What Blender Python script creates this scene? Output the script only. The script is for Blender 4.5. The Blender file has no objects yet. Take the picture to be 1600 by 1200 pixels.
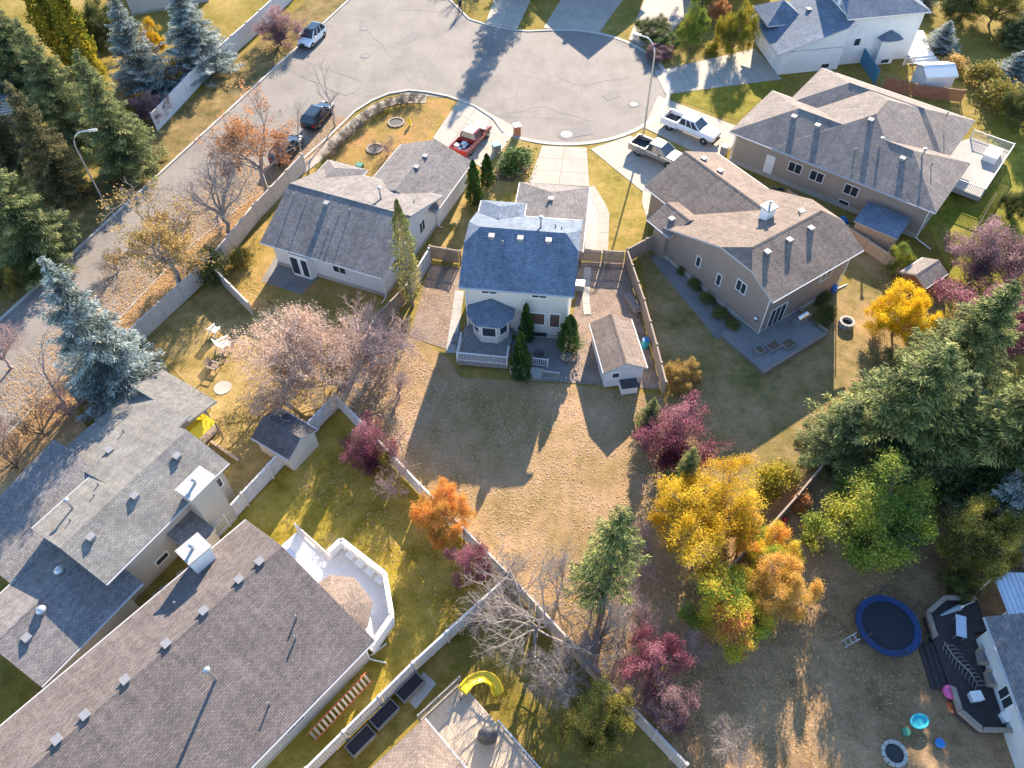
import bpy, bmesh, math, random
import numpy as np
from mathutils import Vector, Matrix

# ------------------------------------------------------------------ camera, light, exposure
scene = bpy.context.scene
C = scene.collection
FOC, CAM_H = 1220.0, 48.0            # focal length in photo pixels (1600 wide), flying height in metres
_d = np.array([15.0, -965.0, -FOC]); _up = -_d/np.linalg.norm(_d)
_fw = np.array([0, 0, -1.0]); _y = _fw-_fw.dot(_up)*_up; _y /= np.linalg.norm(_y); _x = np.cross(_y, _up)
ROT = np.array([_x, _y, _up])
cam_data = bpy.data.cameras.new('camera'); cam = bpy.data.objects.new('camera', cam_data); C.objects.link(cam)
M4 = Matrix([list(ROT[0])+[0], list(ROT[1])+[0], list(ROT[2])+[CAM_H], [0, 0, 0, 1]])
cam.matrix_world = M4
cam_data.sensor_width = 36; cam_data.lens = 36*FOC/1600; cam_data.clip_end = 2000; cam_data.clip_start = 0.5
scene.camera = cam
SUN_AZ, SUN_EL = math.radians(74.5), math.radians(22.7)     # azimuth from +x, anticlockwise
SUN_STRENGTH, SKY_STRENGTH, EXPOSURE = 5.0, 0.125, 1.87
sun_dir = Vector((math.cos(SUN_AZ)*math.cos(SUN_EL), math.sin(SUN_AZ)*math.cos(SUN_EL), math.sin(SUN_EL)))
ld = bpy.data.lights.new('sun', 'SUN'); ld.energy = SUN_STRENGTH; ld.angle = math.radians(0.5); ld.color = (1.0, 0.85, 0.66)
lo = bpy.data.objects.new('sun', ld); C.objects.link(lo); lo.location = (20, 60, 80)
lo.rotation_euler = sun_dir.to_track_quat('Z', 'Y').to_euler()
world = bpy.data.worlds.new('World'); scene.world = world; world.use_nodes = True
wn = world.node_tree; bg = wn.nodes['Background']; sky = wn.nodes.new('ShaderNodeTexSky')
sky.sky_type = 'NISHITA'; sky.sun_disc = False; sky.sun_elevation = SUN_EL; sky.sun_rotation = math.pi/2-SUN_AZ
sky.air_density = 1.0; sky.dust_density = 0.0; sky.ozone_density = 3.0
wn.links.new(sky.outputs[0], bg.inputs[0]); bg.inputs[1].default_value = SKY_STRENGTH
scene.view_settings.view_transform = 'Standard'; scene.view_settings.look = 'None'
scene.view_settings.exposure = EXPOSURE; scene.view_settings.gamma = 1.0
scene.view_settings.use_curve_mapping = False
scene.cycles.max_bounces = 6; scene.cycles.diffuse_bounces = 3; scene.cycles.transparent_max_bounces = 8

# ------------------------------------------------------------------ survey: photo point + height -> plan position
def P(u, v, z=0.0):
    w = ROT @ np.array([u-800.0, 600.0-v, -FOC]); t = (z-CAM_H)/w[2]
    return Vector((w[0]*t, w[1]*t, z))
def image_of(p):
    c = ROT.T @ (np.array(p, float)-[0, 0, CAM_H]); return 800+FOC*c[0]/-c[2], 600-FOC*c[1]/-c[2]
def height_to(base, v_top):
    lo_, hi = 0.1, 30.0
    for _ in range(30):
        m = (lo_+hi)/2
        if image_of((base.x, base.y, m))[1] > v_top: lo_ = m
        else: hi = m
    return lo_

# ------------------------------------------------------------------ mesh helpers
class MB:
    def __init__(s): s.v = []; s.f = []; s.m = []
    def add(s, vs, fs, mi=0):
        o = len(s.v); s.v += [tuple(x) for x in vs]
        for f in fs: s.f.append([i+o for i in f]); s.m.append(mi)
        return s
    def box(s, x0, x1, y0, y1, z0, z1, mi=0):
        return s.add([(x0,y0,z0),(x1,y0,z0),(x1,y1,z0),(x0,y1,z0),(x0,y0,z1),(x1,y0,z1),(x1,y1,z1),(x0,y1,z1)],
                     [(3,2,1,0),(4,5,6,7),(0,1,5,4),(1,2,6,5),(2,3,7,6),(3,0,4,7)], mi)
    def prism(s, poly, z0, z1, mi=0):
        n = len(poly)
        if sum(poly[i][0]*poly[(i+1)%n][1]-poly[(i+1)%n][0]*poly[i][1] for i in range(n)) < 0: poly = poly[::-1]
        return s.add([(p[0],p[1],z0) for p in poly]+[(p[0],p[1],z1) for p in poly],
                     [tuple(range(n-1,-1,-1)), tuple(range(n,2*n))]+[(i,(i+1)%n,n+(i+1)%n,n+i) for i in range(n)], mi)
    def bar(s, a, b, w, h, mi=0):
        a = Vector(a); b = Vector(b); d = (b-a).normalized()
        up = Vector((0,0,1)) if abs(d.z) < 0.95 else Vector((1,0,0))
        sx = d.cross(up).normalized(); sz = sx.cross(d).normalized()
        q = [(-1,-1),(1,-1),(1,1),(-1,1)]
        vs = [e+sx*i*w/2+sz*j*h/2 for e in (a,b) for i,j in q]
        return s.add(vs, [(0,1,2,3),(7,6,5,4),(0,4,5,1),(1,5,6,2),(2,6,7,3),(3,7,4,0)], mi)
    def tube(s, pts, r, n=6, mi=0):
        pts = [Vector(p) for p in pts]; r = r if isinstance(r,(list,tuple)) else [r]*len(pts)
        vs = []
        for i,p in enumerate(pts):
            d = (pts[min(i+1,len(pts)-1)]-pts[max(i-1,0)]).normalized()
            up = Vector((0,0,1)) if abs(d.z) < 0.9 else Vector((1,0,0))
            a = d.cross(up).normalized(); b = a.cross(d)
            vs += [p+(a*math.cos(t)+b*math.sin(t))*r[i] for t in [2*math.pi*k/n for k in range(n)]]
        fs = [(i*n+k,i*n+(k+1)%n,(i+1)*n+(k+1)%n,(i+1)*n+k) for i in range(len(pts)-1) for k in range(n)]
        m = len(pts); fs += [tuple(range(n))[::-1], tuple(range((m-1)*n,m*n))]
        return s.add(vs, fs, mi)
    def lathe(s, prof, n=16, cx=0, cy=0, mi=0, sx=1, sy=1):
        vs = [(cx+r*sx*math.cos(2*math.pi*k/n), cy+r*sy*math.sin(2*math.pi*k/n), z) for r,z in prof for k in range(n)]
        fs = [(i*n+k,i*n+(k+1)%n,(i+1)*n+(k+1)%n,(i+1)*n+k) for i in range(len(prof)-1) for k in range(n)]
        fs += [tuple(range(n))[::-1], tuple(range((len(prof)-1)*n,len(prof)*n))]
        return s.add(vs, fs, mi)
    def mesh(s, name, mats, smooth=False, uv=False):
        me = bpy.data.meshes.new(name); me.from_pydata(s.v, [], s.f)
        for m in (mats if isinstance(mats,(list,tuple)) else [mats]): me.materials.append(m)
        if any(s.m): me.polygons.foreach_set('material_index', s.m)
        if smooth: me.polygons.foreach_set('use_smooth', [True]*len(me.polygons))
        if uv: plan_uv(me)
        me.update(); return me
    def build(s, name, mats, parent=None, smooth=False, uv=False, kind=None, label=None):
        o = bpy.data.objects.new(name, s.mesh(name, mats, smooth, uv)); C.objects.link(o)
        if parent is not None: o.parent = parent
        if kind: o['kind'] = kind
        if label: o['label'] = label
        return o

def plan_uv(me):
    """u runs along the level direction of each face, v up its slope, in metres"""
    uvl = me.uv_layers.new(name='UVMap')
    for p in me.polygons:
        n = p.normal; e = Vector((0,0,1)).cross(n)
        e = e.normalized() if e.length > 1e-3 else Vector((1,0,0))
        s = n.cross(e)
        for li in p.loop_indices:
            co = me.vertices[me.loops[li].vertex_index].co; uvl.data[li].uv = (co.dot(e), co.dot(s))

def thing(name, label, cat, loc=(0,0,0), ang=0.0, group=None):
    o = bpy.data.objects.new(name, None); C.objects.link(o); o.empty_display_size = 0.3
    o.location = loc; o.rotation_euler = (0,0,ang); return tag(o, label, cat, group)
def tag(o, label, cat, group=None):
    o['label'] = label; o['category'] = cat
    if group: o['group'] = group
    return o
def copy_tree(o, parent=None):
    c = o.copy(); C.objects.link(c); c.parent = parent
    for ch in list(o.children): copy_tree(ch, c)
    return c

# ------------------------------------------------------------------ materials
def new_mat(name):
    m = bpy.data.materials.new(name); m.use_nodes = True; nt = m.node_tree
    return m, nt, nt.nodes['Principled BSDF']
def nd(nt, t, **kw):
    n = nt.nodes.new(t)
    for k,v in kw.items():
        if k in n.inputs: n.inputs[k].default_value = v
        else: setattr(n, k, v)
    return n
def c4(c): return (c[0],c[1],c[2],1.0)
def ramp(nt, fac, stops):
    r = nt.nodes.new('ShaderNodeValToRGB'); e = r.color_ramp.elements
    while len(e) < len(stops): e.new(0.5)
    for el,(p,c) in zip(e,stops): el.position = p; el.color = c4(c)
    nt.links.new(fac, r.inputs[0]); return r.outputs[0]
def mixc(nt, fac, a, b, mode='MIX'):
    m = nt.nodes.new('ShaderNodeMix'); m.data_type = 'RGBA'; m.blend_type = mode
    for sock,val in ((m.inputs[0],fac),(m.inputs[6],a),(m.inputs[7],b)):
        if isinstance(val,(int,float)): sock.default_value = val
        elif isinstance(val,tuple): sock.default_value = c4(val)
        else: nt.links.new(val, sock)
    return m.outputs[2]
def scl(c,k): return (c[0]*k,c[1]*k,c[2]*k)
def noise(nt, scale, detail=4, rough=0.6, coord='Object', vec=None, stretch=None):
    if vec is None:
        tc = nt.nodes.new('ShaderNodeTexCoord'); vec = tc.outputs[coord]
    if stretch:
        mp = nt.nodes.new('ShaderNodeMapping'); mp.inputs['Scale'].default_value = stretch; nt.links.new(vec, mp.inputs[0]); vec = mp.outputs[0]
    n = nd(nt,'ShaderNodeTexNoise',Scale=scale,Detail=detail,Roughness=rough); nt.links.new(vec, n.inputs['Vector']); return n.outputs[0]
def bump(nt, bs, h, strength, dist):
    b = nd(nt,'ShaderNodeBump',Strength=strength,Distance=dist); nt.links.new(h,b.inputs['Height']); nt.links.new(b.outputs[0],bs.inputs['Normal'])
_mc = {}
def plain(name, col, rough=0.6, var=0.15, scale=3.0, metal=0.0, bmp=0.0):
    if name in _mc: return _mc[name]
    m,nt,bs = new_mat(name)
    n = noise(nt, scale, 5, 0.65)
    nt.links.new(ramp(nt, n, [(0.25,scl(col,1-var)),(0.75,scl(col,1+var))]), bs.inputs['Base Color'])
    bs.inputs['Roughness'].default_value = rough; bs.inputs['Metallic'].default_value = metal
    if bmp: bump(nt, bs, noise(nt, scale*8, 3), 0.5, bmp)
    _mc[name] = m; return m
def gloss(name, col, rough=0.25, metal=0.0, coat=0.5):
    m,nt,bs = new_mat(name); n = noise(nt, 2.0, 3)
    nt.links.new(ramp(nt, n, [(0.3,scl(col,0.92)),(0.7,scl(col,1.05))]), bs.inputs['Base Color'])
    bs.inputs['Roughness'].default_value = rough; bs.inputs['Metallic'].default_value = metal; bs.inputs['Coat Weight'].default_value = coat
    return m
def shingle(name, col, col2=None, speck=0.25, row=0.135, tab=0.26):
    """asphalt shingles: staggered tabs in courses, patchy weathering, pale granule flecks"""
    m,nt,bs = new_mat(name); col2 = col2 or scl(col,0.72)
    uv = nt.nodes.new('ShaderNodeUVMap').outputs[0]
    b = nd(nt,'ShaderNodeTexBrick',Scale=1.0); b.offset = 0.5
    b.inputs['Color1'].default_value = c4(scl(col,1.1)); b.inputs['Color2'].default_value = c4(col2); b.inputs['Mortar'].default_value = c4(scl(col,0.45))
    b.inputs['Mortar Size'].default_value = 0.012; b.inputs['Mortar Smooth'].default_value = 0.3; b.inputs['Bias'].default_value = -0.1
    b.inputs['Brick Width'].default_value = tab; b.inputs['Row Height'].default_value = row
    nt.links.new(uv, b.inputs['Vector'])
    big = noise(nt, 0.35, 5, 0.65, vec=uv)
    c = mixc(nt, 0.8, b.outputs[0], ramp(nt,big,[(0.3,(0.78,0.77,0.76)),(0.7,(1.18,1.18,1.2))]), 'MULTIPLY')
    stk = noise(nt, 1.0, 3, 0.6, vec=uv, stretch=(2.4,0.25,1))
    c = mixc(nt, 0.8, c, ramp(nt,stk,[(0.3,(0.76,0.76,0.77)),(0.7,(1.12,1.12,1.1))]), 'MULTIPLY')
    pat = noise(nt, 0.9, 2, 0.4, vec=uv, stretch=(0.6,1.6,1)); c = mixc(nt, 0.6, c, ramp(nt,pat,[(0.35,(0.86,0.87,0.9)),(0.5,(1,1,1)),(0.68,(1.12,1.08,1.03))]), 'MULTIPLY')
    fl = noise(nt, 9.0, 3, 0.7, vec=uv, stretch=(1,2.2,1)); flm = nd(nt,'ShaderNodeMapRange'); nt.links.new(fl, flm.inputs[0])
    flm.inputs[1].default_value = 0.56; flm.inputs[2].default_value = 0.72; flm.inputs[4].default_value = speck
    c = mixc(nt, flm.outputs[0], c, (0.62,0.62,0.63))
    nt.links.new(c, bs.inputs['Base Color']); bs.inputs['Roughness'].default_value = 0.92; bs.inputs['Specular IOR Level'].default_value = 0.2
    # each course stands proud at its lower edge
    sep = nt.nodes.new('ShaderNodeSeparateXYZ'); nt.links.new(uv, sep.inputs[0])
    dv = nd(nt,'ShaderNodeMath',operation='DIVIDE'); nt.links.new(sep.outputs[1],dv.inputs[0]); dv.inputs[1].default_value = row
    fr = nd(nt,'ShaderNodeMath',operation='FRACT'); nt.links.new(dv.outputs[0],fr.inputs[0])
    inv = nd(nt,'ShaderNodeMath',operation='SUBTRACT'); inv.inputs[0].default_value = 1.0; nt.links.new(fr.outputs[0],inv.inputs[1])
    ad = nd(nt,'ShaderNodeMath',operation='MULTIPLY_ADD'); nt.links.new(b.outputs[1],ad.inputs[0]); ad.inputs[1].default_value = -0.5; nt.links.new(inv.outputs[0],ad.inputs[2])
    bump(nt, bs, ad.outputs[0], 0.7, 0.02)
    return m
def siding(name, col, rough=0.6, lap=0.2):
    m,nt,bs = new_mat(name)
    tc = nt.nodes.new('ShaderNodeTexCoord'); sep = nt.nodes.new('ShaderNodeSeparateXYZ'); nt.links.new(tc.outputs['Object'],sep.inputs[0])
    dv = nd(nt,'ShaderNodeMath',operation='DIVIDE'); nt.links.new(sep.outputs[2],dv.inputs[0]); dv.inputs[1].default_value = lap
    fr = nd(nt,'ShaderNodeMath',operation='FRACT'); nt.links.new(dv.outputs[0],fr.inputs[0])
    n = noise(nt, 0.8, 5, 0.6)
    base = ramp(nt, n, [(0.25,scl(col,0.9)),(0.75,scl(col,1.06))])
    line = ramp(nt, fr.outputs[0], [(0.0,(0.72,0.72,0.72)),(0.1,(1,1,1))])
    nt.links.new(mixc(nt,1.0,base,line,'MULTIPLY'), bs.inputs['Base Color']); bs.inputs['Roughness'].default_value = rough
    bump(nt, bs, fr.outputs[0], 0.4, 0.012); return m
def grass(name, stops, scale=0.5, fine=14.0, bmp=0.05):
    m,nt,bs = new_mat(name)
    a = noise(nt, scale, 6, 0.68); b = noise(nt, fine, 4, 0.75)
    c = ramp(nt, a, stops)
    c = mixc(nt, 0.85, c, ramp(nt,b,[(0.25,(0.5,0.5,0.48)),(0.5,(1,1,1)),(0.78,(1.5,1.45,1.3))]), 'MULTIPLY')
    mow = noise(nt, 1.3, 6, 0.75); c = mixc(nt, 0.75, c, ramp(nt,mow,[(0.28,(0.55,0.56,0.5)),(0.5,(1,1,1)),(0.72,(1.3,1.2,1.12))]), 'MULTIPLY')
    sp = noise(nt, 45.0, 2, 0.8); c = mixc(nt, 0.5, c, ramp(nt,sp,[(0.35,(0.6,0.6,0.6)),(0.65,(1.4,1.38,1.35))]), 'MULTIPLY')
    nt.links.new(c, bs.inputs['Base Color']); bs.inputs['Roughness'].default_value = 0.95; bs.inputs['Specular IOR Level'].default_value = 0.1
    bump(nt, bs, b, 0.9, bmp); return m
def paving(name, col, crack=0.35, rough=0.85, blot=0.3):
    m,nt,bs = new_mat(name)
    a = noise(nt, 0.22, 6, 0.7); b = noise(nt, 7.0, 5, 0.75)
    c = ramp(nt, a, [(0.3,scl(col,1-blot)),(0.5,col),(0.72,scl(col,1+blot*0.6))])
    c = mixc(nt, 0.6, c, ramp(nt,b,[(0.3,(0.78,0.78,0.78)),(0.7,(1.15,1.15,1.14))]), 'MULTIPLY')
    s_ = noise(nt, 0.9, 4, 0.7, stretch=(1.0,0.35,1)); c = mixc(nt, 0.5, c, ramp(nt,s_,[(0.3,(0.8,0.79,0.78)),(0.55,(1,1,1)),(0.75,(1.12,1.11,1.1))]), 'MULTIPLY')
    if crack:
        tc = nt.nodes.new('ShaderNodeTexCoord'); wv = nd(nt,'ShaderNodeTexNoise',Scale=0.5,Detail=4); nt.links.new(tc.outputs['Object'],wv.inputs['Vector'])
        vadd = nd(nt,'ShaderNodeMixRGB'); vadd.blend_type='ADD'; vadd.inputs[0].default_value = 1.0; nt.links.new(tc.outputs['Object'],vadd.inputs[1]); nt.links.new(wv.outputs[1],vadd.inputs[2])
        v = nd(nt,'ShaderNodeTexVoronoi',Scale=0.16); v.feature = 'DISTANCE_TO_EDGE'; nt.links.new(vadd.outputs[0],v.inputs['Vector'])
        msk = nd(nt,'ShaderNodeMapRange'); nt.links.new(v.outputs['Distance'],msk.inputs[0]); msk.inputs[1].default_value = 0.004; msk.inputs[2].default_value = 0.012
        msk.inputs[3].default_value = crack; msk.inputs[4].default_value = 0.0
        gate = noise(nt, 0.12, 3); gm = nd(nt,'ShaderNodeMapRange'); nt.links.new(gate,gm.inputs[0]); gm.inputs[1].default_value = 0.45; gm.inputs[2].default_value = 0.6
        mm = nd(nt,'ShaderNodeMath',operation='MULTIPLY'); nt.links.new(msk.outputs[0],mm.inputs[0]); nt.links.new(gm.outputs[0],mm.inputs[1])
        c = mixc(nt, mm.outputs[0], c, scl(col,0.3))
    nt.links.new(c, bs.inputs['Base Color']); bs.inputs['Roughness'].default_value = rough
    bump(nt, bs, b, 0.4, 0.01); return m
def leaf(name, cols, transl=0.35, rough=0.7):
    """colour varies leaf by leaf through the per-face attribute 'rnd'"""
    m,nt,bs = new_mat(name); at = nt.nodes.new('ShaderNodeAttribute'); at.attribute_name = 'rnd'
    n = len(cols); c = ramp(nt, at.outputs['Fac'], [((i+0.5)/n,c) for i,c in enumerate(cols)])
    oi = nt.nodes.new('ShaderNodeObjectInfo'); h = nt.nodes.new('ShaderNodeHueSaturation')
    mr = nd(nt,'ShaderNodeMapRange'); nt.links.new(oi.outputs['Random'],mr.inputs[0]); mr.inputs[3].default_value = 0.85; mr.inputs[4].default_value = 1.15
    nt.links.new(mr.outputs[0],h.inputs['Value']); nt.links.new(c,h.inputs['Color']); c = h.outputs[0]
    nt.links.new(c, bs.inputs['Base Color']); bs.inputs['Roughness'].default_value = rough; bs.inputs['Specular IOR Level'].default_value = 0.15
    if transl:
        t = nt.nodes.new('ShaderNodeBsdfTranslucent'); nt.links.new(c,t.inputs[0]); mx = nt.nodes.new('ShaderNodeMixShader'); mx.inputs[0].default_value = transl
        nt.links.new(bs.outputs[0],mx.inputs[1]); nt.links.new(t.outputs[0],mx.inputs[2]); nt.links.new(mx.outputs[0],nt.nodes['Material Output'].inputs[0])
    return m

MAT = dict(
 iron=plain('cast_iron',(0.16,0.15,0.14),0.6,0.3,8), chimcap=plain('chimney_cap',(0.36,0.35,0.34),0.6,0.1), tar=plain('tar_seal',(0.10,0.09,0.082),0.7,0.2), patch=plain('asphalt_patch',(0.17,0.155,0.145),0.9,0.2,3),
 concrete=paving('concrete',(0.35,0.31,0.26),0.0,0.85,0.14), kerb=paving('kerb_concrete',(0.42,0.39,0.35),0.0,0.85,0.2),
 asphalt=paving('old_asphalt',(0.212,0.187,0.166),0.2,0.9,0.26), gravel=grass('gravel',[(0.3,(0.17,0.13,0.11)),(0.5,(0.25,0.195,0.165)),(0.7,(0.32,0.25,0.21))],0.5,16.0,0.03),
 paver=paving('paver_stone',(0.20,0.19,0.19),0.0,0.9,0.25), flag=paving('flagstone',(0.38,0.36,0.33),0.0,0.9,0.2), soil=paving('soil',(0.14,0.09,0.055),0.0,0.95,0.35),
 white=plain('white_trim',(0.78,0.77,0.75),0.5,0.05), black=plain('black_plastic',(0.02,0.02,0.022),0.5), rubber=plain('rubber',(0.018,0.018,0.018),0.8),
 steel=plain('galvanised',(0.5,0.5,0.5),0.4,0.1,5,0.8), dark_metal=plain('dark_metal',(0.05,0.05,0.055),0.5),
 wood=plain('weathered_wood',(0.30,0.23,0.18),0.85,0.25,4,bmp=0.01), cedar=plain('stained_cedar',(0.24,0.105,0.06),0.8,0.25,4), greywood=plain('grey_deck_wood',(0.20,0.19,0.185),0.8,0.3,3),
 tanwood=plain('tan_fence',(0.42,0.31,0.23),0.8,0.14,2), cream=plain('cream_precast',(0.50,0.45,0.40),0.8,0.16,1.0), whitefence=plain('white_fence',(0.58,0.555,0.55),0.7,0.2,4.5),
 bark=plain('bark',(0.15,0.115,0.09),0.9,0.35,6), greybark=plain('grey_bark',(0.30,0.26,0.24),0.9,0.25,6), fascia=plain('fascia_paint',(0.42,0.41,0.41),0.6,0.06), palebark=plain('pale_bark',(0.245,0.205,0.185),0.9,0.2,6),
 blushbark=plain('blush_twigs',(0.42,0.32,0.28),0.9,0.2,6), rosebark=plain('rosy_twigs',(0.34,0.235,0.22),0.9,0.25,6), frame=plain('window_frame',(0.75,0.74,0.72),0.5,0.04), brownblind=plain('brown_blind',(0.12,0.07,0.05),0.6),
 red=gloss('red_paint',(0.45,0.03,0.03)), blue=gloss('blue_plastic',(0.02,0.16,0.45),0.45,0,0), teal=gloss('teal_plastic',(0.03,0.38,0.45),0.5,0,0), yellow=gloss('yellow_plastic',(0.78,0.56,0.02),0.4,0,0),
 pink=gloss('pink_plastic',(0.6,0.10,0.28),0.5,0,0), orange=gloss('orange_paint',(0.62,0.16,0.05),0.5,0,0), green=gloss('green_plastic',(0.03,0.18,0.12),0.5,0,0),
 carwhite=gloss('white_car_paint',(0.78,0.79,0.80)), carblack=gloss('black_car_paint',(0.012,0.013,0.016),0.15), carsilver=gloss('beige_silver_paint',(0.36,0.33,0.30),0.3,0.5), carred=gloss('dark_red_paint',(0.28,0.035,0.035)),
 chrome=plain('chrome',(0.6,0.6,0.6),0.2,0.05,3,1.0), lamp=plain('lamp_lens',(0.75,0.75,0.7),0.2), tail=plain('tail_lens',(0.4,0.01,0.01),0.3),
 navy=plain('navy_pad',(0.01,0.04,0.14),0.6,0.25), tmat=plain('trampoline_mat',(0.012,0.014,0.022),0.7), tan=plain('tan_wall',(0.5,0.45,0.38),0.7,0.06),
 brick=plain('orange_brick',(0.42,0.17,0.09),0.85,0.25,5), stone=plain('boulder',(0.24,0.19,0.155),0.9,0.3,2), metalroof=plain('metal_sheet',(0.5,0.54,0.6),0.35,0.12,2,0.5),
 skin=plain('skin',(0.45,0.27,0.19),0.6), cloth=plain('dark_clothes',(0.02,0.02,0.03),0.9),
)
gm_,nt_,bs_ = new_mat('window_glass'); bs_.inputs['Base Color'].default_value = (0.03,0.04,0.05,1); bs_.inputs['Roughness'].default_value = 0.05; bs_.inputs['Specular IOR Level'].default_value = 0.8; MAT['glass'] = gm_
# ------------------------------------------------------------------ setting: ground, street, walks, drives, lawns
G_GOLD = [(0.28,(0.13,0.105,0.035)),(0.45,(0.25,0.19,0.075)),(0.6,(0.36,0.26,0.13)),(0.75,(0.40,0.27,0.16))]
G_OLIVE = [(0.28,(0.11,0.088,0.018)),(0.45,(0.2,0.155,0.032)),(0.6,(0.29,0.215,0.065)),(0.78,(0.37,0.26,0.12))]
G_GREEN = [(0.26,(0.10,0.092,0.026)),(0.4,(0.18,0.145,0.05)),(0.54,(0.29,0.205,0.095)),(0.7,(0.39,0.265,0.15))]
G_DRY = [(0.26,(0.13,0.085,0.045)),(0.44,(0.25,0.165,0.09)),(0.6,(0.36,0.24,0.14)),(0.76,(0.41,0.28,0.13))]
G_CENTRE = [(0.26,(0.18,0.13,0.05)),(0.44,(0.275,0.19,0.088)),(0.58,(0.37,0.245,0.142)),(0.74,(0.47,0.315,0.22))]
def struct(name, mb, mats, z=0.0, uv=False):
    o = mb.build(name, mats, uv=uv, kind='structure'); return o
def sheet(name, px, mat, z):
    mb = MB(); pts = [P(u,v) for u,v in px]; n = len(pts)
    mb.prism([(p.x,p.y) for p in pts], z-0.05, z); o = struct(name, mb, mat)
    return o
def wsheet(name, pts, mat, z):
    mb = MB(); mb.prism(pts, z-0.05, z); return struct(name, mb, mat)
mb = MB(); mb.add([(-700,-400,0),(700,-400,0),(700,1000,0),(-700,1000,0)], [(0,1,2,3)]); struct('ground', mb, grass('ground_grass', G_OLIVE, 0.12, 8.0))
# street: straight road from the far kerb line, plus the turning circle
FA, FB = Vector((-18.4,105.5)), Vector((-60.0,4.5)); fd = (FB-FA).normalized(); fn = Vector((-fd.y, fd.x))      # fn points to the near side
if fn.x < 0: fn = -fn
def road_pt(s, t): q = FA+fd*s+fn*t; return (q.x, q.y)
CC, CR = Vector((6.4,81.2)), 11.6
circ = lambda a, r=CR: (CC.x+r*math.cos(math.radians(a)), CC.y+r*math.sin(math.radians(a)))
road = MB(); S_END = 130
road.add([(*road_pt(-90,0),0.006),(*road_pt(S_END,0),0.006),(*road_pt(S_END,11.6),0.006),(*road_pt(-90,11.6),0.006)], [(0,1,2,3)])
struct('road', road, MAT['asphalt'])
n_ = 48; cd = MB(); cd.add([(*circ(360*k/n_),0.012) for k in range(n_)], [tuple(range(n_))]); struct('road', cd, MAT['asphalt'])
throat = [(-12.2,79.3),(-6.4,78.4),(-1.0,74.6),(6,74),(6,92),(0.7,92.9),(-4.5,95.6),(-7.5,101.5),(-9,112),(-21,112),(-26,88)]
th = MB(); th.add([(x,y,0.018) for x,y in throat], [tuple(range(len(throat)))]); struct('road', th, MAT['asphalt'])
fl = [(-11.0,80.0),(-13.2,79.4),(-15.0,78.0),(-16.6,76.0),(-17.6,73.9),(-18.9,71.2),road_pt(40,11.62),road_pt(20,11.0),road_pt(0,11.0),(-12,88)]
ft_ = MB(); ft_.add([(x,y,0.024) for x,y in fl],[tuple(range(len(fl)))]); struct('road', ft_, MAT['asphalt'])
def sweep(name, pts, w, h, mat, z0=0.0, gap=None):
    """kerb or walk along a polyline, mitred; returns offset outline as a prism strip"""
    mb = MB(); pts = [Vector(p) for p in pts]; L = []; R = []
    for i,p in enumerate(pts):
        a = (pts[i]-pts[i-1]).normalized() if i else (pts[1]-pts[0]).normalized()
        b = (pts[i+1]-pts[i]).normalized() if i < len(pts)-1 else a
        t = (a+b).normalized(); n = Vector((-t.y,t.x))*(w/2/max(0.5,t.dot(a))); L.append(p+n); R.append(p-n)
    vs = []
    for l,r in zip(L,R): vs += [(l.x,l.y,z0),(r.x,r.y,z0),(r.x,r.y,z0+h),(l.x,l.y,z0+h)]
    fs = [(0,1,2,3)]
    for i in range(len(pts)-1):
        o = i*4
        for k in range(4): fs.append((o+k,o+4+k,o+4+(k+1)%4,o+(k+1)%4))
    o = 4*(len(pts)-1); fs.append((o+3,o+2,o+1,o)); mb.add(vs,fs)
    me = mb.mesh(name, mat); bm = bmesh.new(); bm.from_mesh(me); bmesh.ops.recalc_face_normals(bm, faces=bm.faces); bm.to_mesh(me); bm.free()
    ob = bpy.data.objects.new(name, me); C.objects.link(ob); ob['kind'] = 'structure'; return ob
near_curve = [(-11.0,80.0),(-13.2,79.4),(-15.0,78.0),(-16.6,76.0),(-17.6,73.9)]
rim = [(-9.0,79.6),(-6.6,78.7),(-3.6,76.7),(-1.5,74.2)]
sweep('kerb', [road_pt(-90,-0.1),road_pt(S_END,-0.1)], 0.25, 0.13, MAT['kerb'])
sweep('kerb', [road_pt(40,11.7),(-18.9,71.2)]+near_curve[::-1]+rim+[circ(-126,CR+.1)], 0.25, 0.12, MAT['kerb'])
sweep('kerb', [road_pt(40,11.7),road_pt(45,10.3),road_pt(52,9.2),road_pt(S_END,9.2)], 0.16, 0.045, MAT['kerb'])
sweep('kerb', [circ(a,CR+.15) for a in range(-126,98,4)], 0.45, 0.06, MAT['kerb'])
sweep('kerb', [circ(94,CR+.1),(2.6,92.7),(0.6,93.1),(-2.2,94.3),(-4.6,95.9),(-7.2,101),(-8.8,112)], 0.25, 0.1, MAT['kerb'])
# public walk slabs beside the near kerb and round the circle
def slab_strip(name, pts, w, step, mat, h=0.05, z0=0.0):
    """a walk made of separate slabs with open joints; slabs are children of the walk"""
    root = bpy.data.objects.new(name, None); C.objects.link(root); root['kind'] = 'structure'
    pts = [Vector(p) for p in pts]; cum = [0]
    for a,b in zip(pts,pts[1:]): cum.append(cum[-1]+(b-a).length)
    def at(s):
        for i in range(len(pts)-1):
            if s <= cum[i+1] or i == len(pts)-2:
                d = (pts[i+1]-pts[i]).normalized(); return pts[i]+d*(s-cum[i]), d
    s = 0; rnd = random.Random(3)
    while s < cum[-1]-0.3:
        e = min(s+step, cum[-1]); p,d = at(s+0.01); q,d2 = at(e-0.01); n = Vector((-d.y,d.x))*w/2; n2 = Vector((-d2.y,d2.x))*w/2
        zz = z0+h+rnd.uniform(-0.006,0.006); mb = MB()
        mb.prism([tuple(p+n),tuple(p-n),tuple(q-n2),tuple(q+n2)], z0, zz); o = mb.build('slab', mat, root); s = e
    return root
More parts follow.
